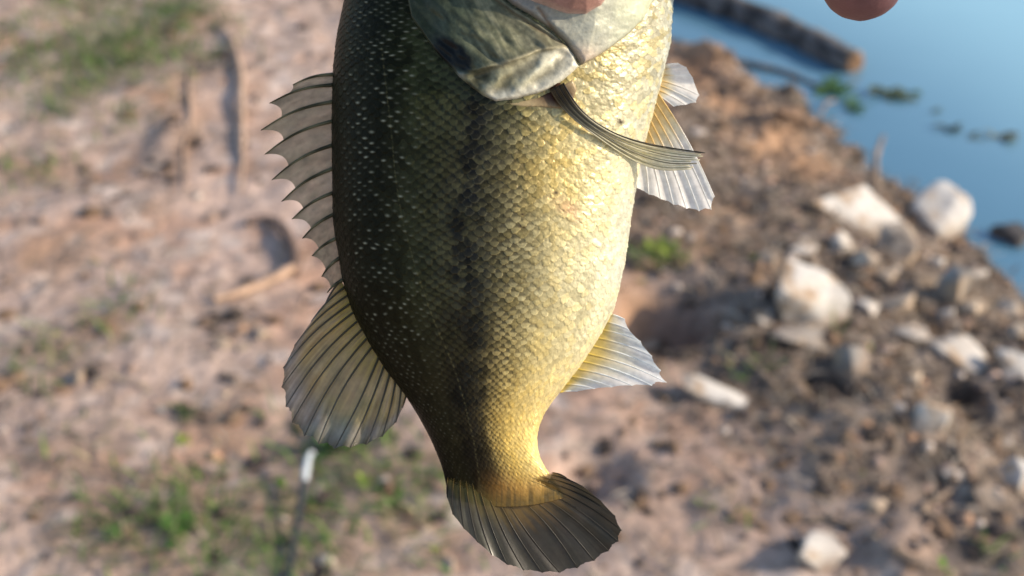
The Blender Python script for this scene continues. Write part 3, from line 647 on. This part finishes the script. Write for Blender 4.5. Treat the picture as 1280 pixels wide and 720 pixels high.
def fish_mat(name, rough=.40, coat=.25):
    m, N, L, P = new_mat(name)
    at = N.new('ShaderNodeAttribute'); at.attribute_name = 'tone'; sh = N.new('ShaderNodeAttribute'); sh.attribute_name = 'sheen'
    tc = N.new('ShaderNodeTexCoord'); nz = N.new('ShaderNodeTexNoise'); nz.inputs['Scale'].default_value = 900; nz.inputs['Detail'].default_value = 4
    L.new(tc.outputs['Object'], nz.inputs['Vector'])
    mr = N.new('ShaderNodeMapRange'); mr.inputs[3].default_value = .72; mr.inputs[4].default_value = 1.28; L.new(nz.outputs['Fac'], mr.inputs[0])
    mx = N.new('ShaderNodeVectorMath'); mx.operation = 'SCALE'; L.new(at.outputs['Color'], mx.inputs[0]); L.new(mr.outputs[0], mx.inputs['Scale'])
    L.new(mx.outputs[0], P.inputs['Base Color'])
    mm = N.new('ShaderNodeMath'); mm.operation = 'MULTIPLY'; mm.inputs[1].default_value = .22; L.new(sh.outputs['Fac'], mm.inputs[0]); L.new(mm.outputs[0], P.inputs['Metallic'])
    sp2 = N.new('ShaderNodeMapRange'); sp2.inputs[3].default_value = .05; sp2.inputs[4].default_value = .32; L.new(sh.outputs['Fac'], sp2.inputs[0]); L.new(sp2.outputs[0], P.inputs['Specular IOR Level'])
    P.inputs['Roughness'].default_value = rough
    mc = N.new('ShaderNodeMath'); mc.operation = 'MULTIPLY'; mc.inputs[1].default_value = coat; L.new(sh.outputs['Fac'], mc.inputs[0]); L.new(mc.outputs[0], P.inputs['Coat Weight']); P.inputs['Coat Roughness'].default_value = .12; P.inputs['Coat IOR'].default_value = 1.36
    b = N.new('ShaderNodeBump'); b.inputs['Strength'].default_value = .25; b.inputs['Distance'].default_value = .0006
    L.new(nz.outputs['Fac'], b.inputs['Height']); L.new(b.outputs[0], P.inputs['Normal'])
    return m
M['fish'] = fish_mat('wet_scales'); M['gill'] = fish_mat('wet_gill_skin', .42, .5)
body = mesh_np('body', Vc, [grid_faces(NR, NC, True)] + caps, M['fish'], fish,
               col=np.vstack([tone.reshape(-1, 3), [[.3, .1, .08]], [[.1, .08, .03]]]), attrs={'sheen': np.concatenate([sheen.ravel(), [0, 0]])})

# --- shells of the head: gill cover, jaw membrane, mouth lining
def shell(name, poly, bump_fn, tone_fn, step=1.15, edge_w=9, mat='gill', parent=body):
    xs = [p[0] for p in poly]; ys_ = [p[1] for p in poly]
    ax = np.arange(min(xs) - 3, max(xs) + 3, step); ay = np.arange(min(ys_) - 3, max(ys_) + 3, step)
    X, Y = np.meshgrid(ax, ay); sdist = poly_sd(X, Y, poly)
    o = bump_fn(X, Y, sdist) * np.clip(1 - (1 - np.clip(sdist / edge_w, 0, 1)) ** 2.6, 0, 1) - 2.5 * sstep(1.5, -1.5, sdist)
    Z = surf_z(X, Y); e = 3.0
    gx_ = (surf_z(X + e, Y) - surf_z(X - e, Y)) / (2 * e); gy_ = (surf_z(X, Y + e) - surf_z(X, Y - e)) / (2 * e); gl = np.sqrt(1 + gx_ ** 2 + gy_ ** 2)
    V = FP(X - o * gx_ / gl, Y - o * gy_ / gl, Z + o / gl)
    F = grid_faces(len(ay), len(ax)); ok = (sdist > -2.2).ravel(); F = F[ok[F].all(1)][:, ::-1]
    used = np.unique(F); re = np.full(X.size, -1); re[used] = np.arange(len(used))
    c = tone_fn(X, Y, sdist).reshape(-1, 3)[used]
    return mesh_np(name, V.reshape(-1, 3)[used], re[F], M[mat], parent, col=np.clip(c, .003, .9), attrs={'sheen': np.full(len(used), .25)})

OP = [(478, -150), (498, -60), (514, 22), (542, 62), (574, 96), (590, 110), (604, 120), (620, 127), (645, 124), (672, 117), (694, 108), (712, 94), (724, 83), (716, 66), (708, 56), (690, 40), (664, 22), (640, 8), (620, -10), (600, -60), (590, -150)]
RIDGE = [(574, 93), (600, 86), (640, 75), (672, 62), (708, 57)]
CREASE = [(612, -6), (640, 14), (668, 34), (690, 47), (708, 56)]
CREASE2 = [(672, 10), (684, 28), (696, 44), (708, 56)]
def op_bump(X, Y, s):
    dr = poly_dist(X, Y, RIDGE); below = sstep(-1, 4, Y - np.interp(X, [p[0] for p in RIDGE], [p[1] for p in RIDGE]))
    b = 6 + 7 * sstep(0, 60, s) + 3.5 * np.exp(-(dr / 4.5) ** 2) - 2.2 * np.exp(-((dr - 8) / 6) ** 2) * below * sstep(4, 14, s)
    q = (X - 620) * .75 + (Y - 95) * .65; w1 = np.sin(q / 5.2 + 3 * fbm(X / 20, Y / 20, 2, 71))
    b = b + 2.3 * w1 * below * sstep(2, 10, s)
    b = b + 5 * (fbm((X * .8 + Y * .6) / 34, (Y * .8 - X * .6) / 13, 2, 81) - .5) * 2 * (1 - below) * sstep(2, 14, s)
    return b - 3.5 * np.exp(-(poly_dist(X, Y, CREASE) / 3) ** 2) - 1.0 * np.exp(-(((X - 572) * .64 - (Y - 72) * .77) / 10) ** 2 - (((X - 572) * .77 + (Y - 72) * .64) / 24) ** 2)
def op_tone(X, Y, s):
    n = fbm(X / 13, Y / 13, 4, 91) - .5; n2 = fbm(X / 5, Y / 5, 2, 97) - .5
    t = np.clip((X - 520) / 190, 0, 1)
    c = ramp(t + .25 * n, [(0, (.024, .030, .015)), (.25, (.045, .056, .036)), (.5, (.088, .095, .060)), (.8, (.15, .145, .095)), (1, (.20, .185, .13))])
    below = sstep(0, 6, Y - np.interp(X, [p[0] for p in RIDGE], [p[1] for p in RIDGE])) * (X > 572)
    sub = ramp(np.clip((X - 590) / 120, 0, 1) + .2 * n, [(0, (.10, .10, .06)), (.4, (.23, .215, .135)), (1, (.44, .42, .33))])
    q = (X - 620) * .75 + (Y - 95) * .65; sub = sub * (1 + .45 * np.sin(q / 5.2 + 3 * fbm(X / 20, Y / 20, 2, 71)))[..., None]
    c = mixc(c, sub, below); c = mixc(c, (.46, .44, .36), .8 * below * sstep(20, 5, s) * sstep(600, 620, X))
    stv = fbm((X * .5 + Y * .87) / 30, (Y * .5 - X * .87) / 4.5, 3, 99) - .5; c = mixc(c, (.20, .19, .12), np.clip(1.8 * stv, 0, .5) * sstep(575, 620, X) * (1 - below)); c = c * (1 + .8 * stv * (1 - .4 * below))[..., None]
    c = mixc(c, (.34, .30, .19), .6 * np.exp(-(poly_dist(X, Y, RIDGE) / 2.2) ** 2) * sstep(590, 640, X))
    c = mixc(c, (.09, .06, .03), .8 * np.exp(-(poly_dist(X, Y, CREASE) / 1.6) ** 2))
    u = (X - 568) * .77 + (Y - 68) * .64; v_ = -(X - 568) * .64 + (Y - 68) * .77
    spot = sstep(1.25, .75, np.sqrt((u / 31) ** 2 + (v_ / 15) ** 2) + .45 * n); c = mixc(c, (.003, .004, .005), .98 * spot)
    tip = np.exp(-(((X - 576) / 6) ** 2 + ((Y - 95) / 4) ** 2)); c = mixc(c, (.28, .31, .28), .7 * tip)
    return c * (1 + .5 * n2 + .6 * (fbm((X * .8 + Y * .6) / 34, (Y * .8 - X * .6) / 11, 3, 81) - .5))[..., None]
gill = shell('gill_cover', OP, op_bump, op_tone, edge_w=5, parent=fish)
tag(gill, 'greenish gill cover with a dark spot and pale wrinkled rim')

TM = [(620, -12), (640, 6), (664, 20), (690, 38), (706, 54), (716, 66), (726, 82), (742, 74), (760, 62), (784, 44), (803, 24), (815, 0), (822, -40), (824, -120), (790, -150), (640, -150), (610, -60)]
def tm_bump(X, Y, s): return 10 + 14 * sstep(0, 70, s) + 6.0 * (fbm(X / 26, Y / 20, 4, 111) - .5) - 3 * np.exp(-(poly_dist(X, Y, CREASE2) / 3) ** 2)
def tm_tone(X, Y, s):
    n = fbm(X / 16, Y / 16, 4, 121) - .5; t = np.clip((X - 640) / 170, 0, 1)
    c = ramp(t + .3 * n, [(0, (.20, .19, .18)), (.3, (.25, .245, .20)), (.6, (.36, .36, .29)), (1, (.44, .46, .32))])
    c = mixc(c, (.52, .38, .28), .6 * np.exp(-(((X - 725) / 25) ** 2 + ((Y - 70) / 14) ** 2)))
    c = mixc(c, (.16, .10, .06), .8 * np.exp(-(poly_dist(X, Y, CREASE2) / 2) ** 2)); c = mixc(c, (.20, .16, .10), .5 * sstep(6, 1, s))
    return c
tmem = shell('throat_membrane', TM, tm_bump, tm_tone, parent=fish)
tag(tmem, 'pale silvery throat membrane under the jaw')
MO = [(638, -10), (660, 2), (684, 12), (706, 20), (728, 22), (748, 12), (760, -4), (766, -40), (740, -80), (650, -80), (630, -40)]
def mo_bump(X, Y, s): return 24 + 22 * sstep(0, 40, s)
def mo_tone(X, Y, s):
    n = fbm(X / 10, Y / 10, 3, 141) - .5
    c = np.tile(np.array([.27, .15, .12]), X.shape + (1,)); c = mixc(c, (.16, .11, .075), sstep(700, 670, X + 40 * n)); c = mixc(c, (.62, .45, .38), sstep(12, 2, s) * .7)
    return c * (1 + .3 * n)[..., None]
mo = shell('lip', MO, mo_bump, mo_tone, edge_w=12, parent=fish)
tag(mo, 'pinkish fleshy lip at the corner of the mouth')
# gill slit shadow pocket where the pectoral fin roots
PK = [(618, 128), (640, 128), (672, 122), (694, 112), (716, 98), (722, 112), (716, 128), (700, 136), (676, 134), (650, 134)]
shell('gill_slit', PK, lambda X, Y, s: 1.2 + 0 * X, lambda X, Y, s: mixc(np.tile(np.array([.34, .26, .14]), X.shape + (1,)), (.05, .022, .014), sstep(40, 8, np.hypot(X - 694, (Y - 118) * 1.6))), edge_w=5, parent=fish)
# eye (above the frame)
ev, ef = [], []
def dome(name, px, py, r, h, tonec, parent, z0=0):
    a = np.linspace(0, 1, 10)[:, None]; t_ = np.linspace(0, 2 * np.pi, 24, endpoint=False)[None]
    X = px + r * a * np.cos(t_); Y = py + r * a * np.sin(t_); Z = surf_z(X, Y) + h * np.sqrt(1 - a ** 2 * .98) + z0
    return mesh_np(name, FP(X, Y, Z).reshape(-1, 3), grid_faces(10, 24, True)[:, ::-1], M['gill'], parent, col=np.tile(tonec, (240, 1)), attrs={'sheen': np.zeros(240)})
eye = dome('eye', 560, -165, 30, 9, (.30, .22, .06), fish); dome('pupil', 562, -166, 15, 6, (.004, .004, .004), eye, 5)
mv, mf = tube(FP(np.linspace(600, 760, 14), -268 + 18 * np.sin(np.linspace(0, 3.14, 14)), np.linspace(0, 0, 14)), np.interp(np.linspace(0, 1, 14), [0, .3, .8, 1], [10, 15, 15, 10]) * PXM, 10)
mesh_np('lower_jaw', mv, mf, M['gill'], fish, col=np.tile((.3, .3, .2), (len(mv), 1)), attrs={'sheen': np.zeros(len(mv))})

# --- fins
def fin_mat(name, alpha, rough=.42, trans=.5):
    m, N, L, P = new_mat(name)
    at = N.new('ShaderNodeAttribute'); at.attribute_name = 'tone'; al = N.new('ShaderNodeAttribute'); al.attribute_name = 'cover'
    tc = N.new('ShaderNodeTexCoord'); nz = N.new('ShaderNodeTexNoise'); nz.inputs['Scale'].default_value = 500; nz.inputs['Detail'].default_value = 5; L.new(tc.outputs['Object'], nz.inputs['Vector'])
    mr = N.new('ShaderNodeMapRange'); mr.inputs[3].default_value = .7; mr.inputs[4].default_value = 1.3; L.new(nz.outputs['Fac'], mr.inputs[0])
    mx = N.new('ShaderNodeVectorMath'); mx.operation = 'SCALE'; L.new(at.outputs['Color'], mx.inputs[0]); L.new(mr.outputs[0], mx.inputs['Scale'])
    L.new(mx.outputs[0], P.inputs['Base Color']); P.inputs['Roughness'].default_value = rough; P.inputs['Coat Weight'].default_value = .15; P.inputs['Coat Roughness'].default_value = .15; P.inputs['Specular IOR Level'].default_value = .3
    b = N.new('ShaderNodeBump'); b.inputs['Strength'].default_value = .2; b.inputs['Distance'].default_value = .0005; L.new(nz.outputs['Fac'], b.inputs['Height']); L.new(b.outputs[0], P.inputs['Normal'])
    tr = N.new('ShaderNodeBsdfTranslucent'); L.new(mx.outputs[0], tr.inputs[0])
    m1 = N.new('ShaderNodeMixShader'); m1.inputs[0].default_value = trans; L.new(P.outputs[0], m1.inputs[1]); L.new(tr.outputs[0], m1.inputs[2])
    tp = N.new('ShaderNodeBsdfTransparent'); m2 = N.new('ShaderNodeMixShader'); L.new(al.outputs['Fac'], m2.inputs[0]); L.new(tp.outputs[0], m2.inputs[1]); L.new(m1.outputs[0], m2.inputs[2])
    L.new(m2.outputs[0], N['Material Output'].inputs[0]); return m
M['fin'] = fin_mat('fin_membrane', .6); M['wet_fin'] = fin_mat('wet_fin_membrane', .6, .2, .3); M['ray'] = tone_mat('fin_ray', .5, .2, 400, 0, 0, .25, .25, .1)

def fin(name, rays, tone_fn, cover_fn, ray_name='ray', ray_rad=(1.6, .5), ray_tone=None, nsub=8, m=26, scallop=.03, spiny=False, q=.72, fold=2.5, label=None, rcov=True):
    """rays: list of (k,3) pixel polylines base -> tip. membrane stretched between them, each ray a sub-part"""
    rs = []
    for p in rays:
        p = np.asarray(p, float); s = np.linspace(0, 1, len(p)); u = np.linspace(0, 1, m)
        g = np.stack([np.interp(u, s, p[:, k]) for k in range(3)], -1)
        for _ in range(4): g[1:-1] = (g[:-2] + 2 * g[1:-1] + g[2:]) / 4
        rs.append(g)
    Vs, Fs, C, A = [], [], [], []; base = 0; NRY = len(rs)
    for i in range(NRY - 1):
        k = np.linspace(0, 1, nsub + 1)
        if spiny: g = q + (1 - q) * (1 - k) ** 2.2; g[-1] = q
        else: g = 1 - scallop * 4 * k * (1 - k) - scallop * .8 * hash2(np.arange(nsub + 1) + i * 31, np.arange(nsub + 1) * 0 + 5, 3) * np.sin(np.pi * k)
        u = np.linspace(0, 1, m)
        grid = np.zeros((nsub + 1, m, 3))
        for a in range(nsub + 1):
            uu = u * g[a]
            A_ = np.stack([np.interp(uu, u, rs[i][:, c]) for c in range(3)], -1); B_ = np.stack([np.interp(uu, u, rs[i + 1][:, c]) for c in range(3)], -1)
            gm = A_ * (1 - k[a]) + B_ * k[a]; gm[:, 2] += fold * math.sin(math.pi * k[a]) * u * (1 if i % 2 else -1); grid[a] = gm
        Vs.append(grid.reshape(-1, 3)); Fs.append(grid_faces(nsub + 1, m) + base); base += (nsub + 1) * m
        kk = np.repeat((i + k) / (NRY - 1), m); uu = (g[:, None] * u[None]).ravel(); kf = np.repeat(np.abs(k - .5) * 2, m)
        C.append(tone_fn(kk, uu, kf)); A.append(cover_fn(kk, uu, kf))
    Vp = np.vstack(Vs); o = mesh_np(name, FP(Vp[:, 0], Vp[:, 1], Vp[:, 2]), np.vstack(Fs), M['wet_fin' if name == 'soft_dorsal_fin' else 'fin'], fish, col=np.clip(np.vstack(C), .003, .9), attrs={'cover': np.clip(np.concatenate(A), 0, 1)})
    if label: o['label'] = label
    for i, g in enumerate(rs):
        rr = np.interp(np.linspace(0, 1, m), np.linspace(0, 1, len(ray_rad)), ray_rad) * PXM; v, f = tube(FP(g[:, 0], g[:, 1], g[:, 2] + .6), rr, 6)
        idx = np.minimum(np.arange(len(v)) // 6, m - 1); uu = idx / (m - 1.0)
        c = (ray_tone or (lambda k, u: tone_fn(np.full(u.shape, k), u, np.ones(u.shape))))(i / (NRY - 1), uu)
        mesh_np(ray_name, v, f, M['ray'], o, col=np.clip(c, .003, .9))
    return o
def L3(a, b, z0=0, z1=0, bow=0, n=6):
    a = np.array(a, float); b = np.array(b, float); s = np.linspace(0, 1, n)[:, None]; d = b - a; nrm = np.array([-d[1], d[0]])
    p = a + d * s + nrm * bow * np.sin(np.pi * s); return np.hstack([p, z0 + (z1 - z0) * s])

SP = [((417, 93), (366, 106)), ((417, 106), (337, 129)), ((417, 127), (326, 163)), ((417, 151), (331, 193)), ((417, 181), (340, 225)), ((418, 210), (352, 252)), ((419, 240), (365, 274)), ((421, 266), (378, 298)), ((423, 297), (390, 320)), ((425, 322), (402, 346)), ((428, 350), (409, 366))]
fin('spiny_dorsal_fin', [L3(a, b, 0, (-1) ** i * 2, .07) for i, (a, b) in enumerate(SP)],
    lambda k, u, f: mixc((.33, .265, .175), (.17, .14, .085), .6 * sstep(.7, 1, f)) * (.6 + .8 * fbm(k * 70, u * 7, 3, 731))[..., None], lambda k, u, f: .76 + .22 * fbm(k * 40, u * 5, 2, 733) + .08 * sstep(.6, 1, u) + .06 * f, 'spine', (2.6, .6),
    lambda k, u: mixc((.05, .045, .018), (.17, .155, .08), .5 + .5 * np.sin(u * 9 + k * 40)), nsub=9, spiny=True, q=.70, fold=2, label='grey translucent spiny dorsal fin with scalloped edge')
tips = [(404, 386), (389, 402), (368, 432), (354, 460), (352, 484), (357, 508), (365, 528), (380, 545), (398, 555), (418, 561), (438, 560), (458, 556), (478, 546), (495, 528), (503, 510)]
bs = [(426 + 82 * s ** 1.05, 350 + 142 * s - 6 * math.sin(math.pi * s)) for s in np.linspace(0, 1, len(tips))]
def sd_tone(k, u, f):
    n = fbm(k * 90, u * 4, 3, 701)
    c = mixc((.24, .18, .018), (.25, .20, .08), sstep(.1, .5, u)); c = mixc(c, (.22, .20, .17), sstep(.62, .85, u)); c = mixc(c, (.06, .052, .035), sstep(.86, 1, u) * .75)
    return c * (.35 + 1.2 * n)[..., None]
fin('soft_dorsal_fin', [L3(a, b, 0, 12 * math.sin(i * .8), .05 if i < 9 else -.02) for i, (a, b) in enumerate(zip(bs, tips))], sd_tone, lambda k, u, f: .86 + .1 * sstep(.3, 0, u) + .05 * f, 'ray', (1.5, .6),
    lambda k, u: mixc(np.tile((.055, .044, .014), u.shape + (1,)), (.12, .11, .095), u), nsub=10, scallop=.02, fold=6, label='olive grey soft dorsal fin with wet golden glints')
ct = [(559, 622), (566, 643), (580, 661), (597, 678), (615, 694), (634, 706), (655, 713), (678, 716), (700, 716), (722, 710), (743, 701), (761, 689), (773, 677), (777, 663), (769, 645), (751, 626), (730, 609), (708, 597)]
cb = [(560 + 130 * s, 596 - 6 * s + 12 * math.sin(math.pi * s)) for s in np.linspace(0, 1, len(ct))]
def over_flesh(p):
    z = surf_z(p[:, 0], np.minimum(p[:, 1], 622)) * sstep(645, 615, p[:, 1]); p[:, 2] += z + 1.2 * sstep(660, 630, p[:, 1]); return p
def ca_tone(k, u, f):
    n = fbm(k * 110, u * 3, 3, 711)
    dk = mixc((.085, .086, .062), (.034, .032, .023), sstep(.12, .5, k)); dk = mixc(dk, (.06, .05, .032), sstep(.7, 1, k))
    yl = mixc((.15, .125, .032), (.26, .155, .038), sstep(.2, .6, k))
    c = mixc(yl, dk, sstep(.2, .58, u + .4 * (n - .5))); return c * (.25 + 1.0 * n)[..., None]
fin('tail_fin', [over_flesh(L3(a, b, 0, 14 * math.sin(i * .45), .03 if i < 9 else -.05, 14)) for i, (a, b) in enumerate(zip(cb, ct))], ca_tone, lambda k, u, f: .96 * sstep(.0, .16, u + .10 * (fbm(k * 90, u * 4, 2, 713) - .5)), 'ray', (.15, .5, .9, .8, .5),
    lambda k, u: mixc(np.tile((.15, .10, .025), u.shape + (1,)), (.02, .018, .013), sstep(.1, .5, u)), nsub=10, scallop=.012, fold=1.5, label='dark fan shaped tail fin with a yellow base')
at_ = [(781, 399), (786, 412), (801, 427), (815, 445), (826, 463), (833, 478), (815, 482), (790, 482), (765, 484), (743, 486), (722, 489)]
ab = [(760 - 60 * s, 392 + 98 * s) for s in np.linspace(0, 1, len(at_))]
def an_tone(k, u, f):
    c = mixc((.72, .54, .12), (.76, .74, .60), sstep(.12, .45, u)); c = mixc(c, (.76, .80, .83), sstep(.4, .8, u)); return c * (.85 + .2 * f)[..., None]
fin('anal_fin', [L3(a, b, 0, 8 * math.sin(i), -.04) for i, (a, b) in enumerate(zip(ab, at_))], an_tone, lambda k, u, f: .86 + 0 * u, 'ray', (1.3, .5),
    lambda k, u: mixc(np.tile((.62, .47, .10), u.shape + (1,)), (.70, .73, .74), sstep(.1, .5, u)), nsub=6, scallop=.03, fold=3, label='white anal fin with a yellow base')
pt = [(848, 79), (858, 84), (866, 97), (874, 119), (870, 128), (857, 131), (842, 133)]
pb = [(826 - 5 * s, 82 + 36 * s) for s in np.linspace(0, 1, len(pt))]
def pv_tone(k, u, f):
    n = fbm(k * 60, u * 3, 3, 721); c = mixc((.78, .56, .24), (.82, .73, .48), sstep(.05, .3, u)); c = mixc(c, (.86, .85, .83), sstep(.2, .5, u)); return c * (.82 + .3 * n)[..., None]
def pv_ray(k, u): return mixc(np.tile((.70, .50, .20), u.shape + (1,)), (.84, .83, .80), sstep(.15, .5, u))
fin('pelvic_fin', [L3(a, b, -34, -46, -.03) for a, b in zip(pb, pt)], pv_tone, lambda k, u, f: .93 + 0 * u, 'ray', (.9, .4), pv_ray, nsub=8, scallop=.012, fold=2, label='small white pelvic fin, upper of the two')
pt2 = [(893, 246), (889, 262), (874, 264), (858, 261), (842, 256), (826, 249), (811, 243), (796, 235)]
pb2 = [(822 - 24 * s, 116 + 74 * s) for s in np.linspace(0, 1, len(pt2))]
fin('pelvic_fin', [L3(a, b, -12, 10, -.03) for a, b in zip(pb2, pt2)], pv_tone, lambda k, u, f: .93 + 0 * u, 'ray', (1.2, .5), pv_ray, nsub=10, scallop=.012, fold=2.5, label='long white pelvic fin with orange base behind the pectoral fin')
upc = np.array([(704, 104), (712, 118), (724, 136), (742, 152), (764, 165), (790, 175), (820, 182), (852, 187), (881, 191)], float)
loc = np.array([(688, 112), (696, 126), (708, 140), (726, 156), (748, 172), (772, 189), (796, 203), (826, 214), (864, 211)], float)
prs = []
for i in range(10):
    s = i / 9; p = upc * (1 - s) + loc * s; st_ = np.linspace(0, 1, 9)
    p[:, 0] -= 8 * math.sin(math.pi * s) * st_ ** 3 * (1 if i % 2 else -.2); z = surf_z(p[:, 0], p[:, 1]); z0 = z[0]
    zz = np.maximum(z + 8 * (1 - s), 30) + 5 + 12 * st_ - 6 * s * st_ + 3 * math.sin(i * 2.2) * st_; prs.append(np.hstack([p, zz[:, None]]))
def pc_tone(k, u, f):
    c = mixc((.055, .03, .014), (.24, .17, .05), sstep(.08, .35, u)); c = mixc(c, (.74, .70, .48), sstep(.25, .45, u)); c = mixc(c, (.72, .72, .64), sstep(.7, 1, u))
    c = mixc(c, (.03, .026, .016), .9 * sstep(.16, .03, k)); return c * (.75 + .35 * (1 - f))[..., None]
fin('pectoral_fin', prs, pc_tone, lambda k, u, f: .98 - .22 * sstep(.4, 1, u), 'ray', (1.2, .7), lambda k, u: mixc(mixc((.07, .045, .018), (.50, .47, .33), sstep(.1, .5, u)), (.014, .012, .009), np.full(u.shape, 1.0 if k < .08 else .75 if k in (3 / 9, 6 / 9) else .05)), nsub=6, m=34, scallop=.01, fold=3, label='narrow olive pectoral fin folded outward, with a black upper edge')
# fleshy root of the pectoral fin
rv, rf = tube(np.vstack([FP(*np.array([(690, 104), (697, 112), (706, 126), (716, 138)]).T, surf_z(np.array([690, 697, 706, 716.]), np.array([104, 112, 126, 138.])) + np.array([-3, 0, 4, 6]))]), np.array([7, 7.5, 6.5, 3]) * PXM, 10)
mesh_np('pectoral_root', rv, rf, M['gill'], fish, col=np.tile((.045, .02, .012), (len(rv), 1)), attrs={'sheen': np.zeros(len(rv))})

# ================================================================== HAND
def capsule_chain(chain):
    """tapered capsules through (px,py,z,r) joints -> list of (verts, faces)"""
    out = []
    for (a, b) in zip(chain[:-1], chain[1:]):
        n = 8
        for k in range(n + 1):
            s = k / n; q = [a[i] * (1 - s) + b[i] * s for i in range(4)]; out.append(q)
    return out
def hand():
    spheres = []
    palm = [(985, -330, 90, 120), (1060, -360, 110, 125), (1120, -390, 120, 115)]
    fingers = [[(1040, -330, 110, 66), (1110, -220, 130, 62), (1090, -120, 60, 58), (1080, -48, 20, 55), (1078, -27, 14, 54)],
               [(1090, -420, 200, 60), (1200, -340, 240, 56), (1195, -260, 230, 52), (1170, -215, 200, 45)],
               [(1130, -450, 170, 56), (1250, -400, 200, 52), (1270, -330, 180, 48), (1242, -280, 150, 42)],
               [(960, -380, 90, 56), (880, -400, 40, 52), (820, -360, 25, 46), (800, -320, 20, 40)],
               [(950, -300, 60, 68), (860, -330, 70, 58), (790, -300, 66, 52), (745, -275, 50, 42)]]
    arm = [(1080, -400, 130, 110), (1150, -560, 230, 105), (1230, -760, 340, 125), (1330, -1050, 500, 150)]
    for ch in [palm, arm] + fingers: spheres += capsule_chain(ch)
    bm = bmesh.new()
    for (x, y, z, r) in spheres:
        c = FP(np.array([x]), np.array([y]), np.array([z]))[0]
        bmesh.ops.create_icosphere(bm, subdivisions=3, radius=r * PXM * (1 - z / DPX), matrix=Matrix.Translation(Vector(c)))
    me = bpy.data.meshes.new('hand_tmp'); bm.to_mesh(me); bm.free(); o = bpy.data.objects.new('hand_tmp', me); COL.objects.link(o)
    rm = o.modifiers.new('r', 'REMESH'); rm.mode = 'VOXEL'; rm.voxel_size = .0022
    sm = o.modifiers.new('s', 'SMOOTH'); sm.factor = .5; sm.iterations = 8
    dg = bpy.context.evaluated_depsgraph_get(); me2 = bpy.data.meshes.new_from_object(o.evaluated_get(dg)); bpy.data.objects.remove(o)
    me2.name = 'hand'
    for p in me2.polygons: p.use_smooth = True
    m, N, L, P = new_mat('skin'); tc = N.new('ShaderNodeTexCoord'); nz = N.new('ShaderNodeTexNoise'); nz.inputs['Scale'].default_value = 90; nz.inputs['Detail'].default_value = 5; L.new(tc.outputs['Object'], nz.inputs['Vector'])
    rp = N.new('ShaderNodeValToRGB'); rp.color_ramp.elements[0].position = .35; rp.color_ramp.elements[0].color = (.10, .042, .045, 1); rp.color_ramp.elements[1].position = .65; rp.color_ramp.elements[1].color = (.15, .065, .066, 1)
    L.new(nz.outputs['Fac'], rp.inputs[0]); L.new(rp.outputs[0], P.inputs['Base Color']); P.inputs['Roughness'].default_value = .5
    P.inputs['Subsurface Weight'].default_value = .15; P.inputs['Subsurface Radius'].default_value = (.01, .004, .002)
    v = N.new('ShaderNodeTexVoronoi'); v.inputs['Scale'].default_value = 900; L.new(tc.outputs['Object'], v.inputs['Vector'])
    b = N.new('ShaderNodeBump'); b.inputs['Strength'].default_value = .15; b.inputs['Distance'].default_value = .0005; L.new(v.outputs['Distance'], b.inputs['Height']); L.new(b.outputs[0], P.inputs['Normal'])
    me2.materials.clear(); me2.materials.append(m)
    h = link(bpy.data.objects.new('hand', me2)); h.location = fish.location; h.rotation_euler = fish.rotation_euler
    tag(h, 'hand gripping the fish from above, one bare fingertip hanging down over the lake', 'hand')
    # nail on the hanging fingertip
    a = np.linspace(-1, 1, 13)[None]; t_ = np.linspace(0, 1, 12)[:, None]
    X = 1079 + 28 * a * (1 - .0 * t_) + 0 * t_; Y = -56 + (52 - 9 * a ** 2) * t_; Z = 66 - 9 * a ** 2 - 7 * t_ ** 2 + 0 * X
    nm = tone_mat('nail', .3, .05, 50, 0, 0, .5); v_ = FP(X, Y, Z).reshape(-1, 3)
    mesh_np('fingernail', v_, grid_faces(12, 13)[:, ::-1], nm, h, col=np.tile((.15, .085, .085), (len(v_), 1)))
hand()
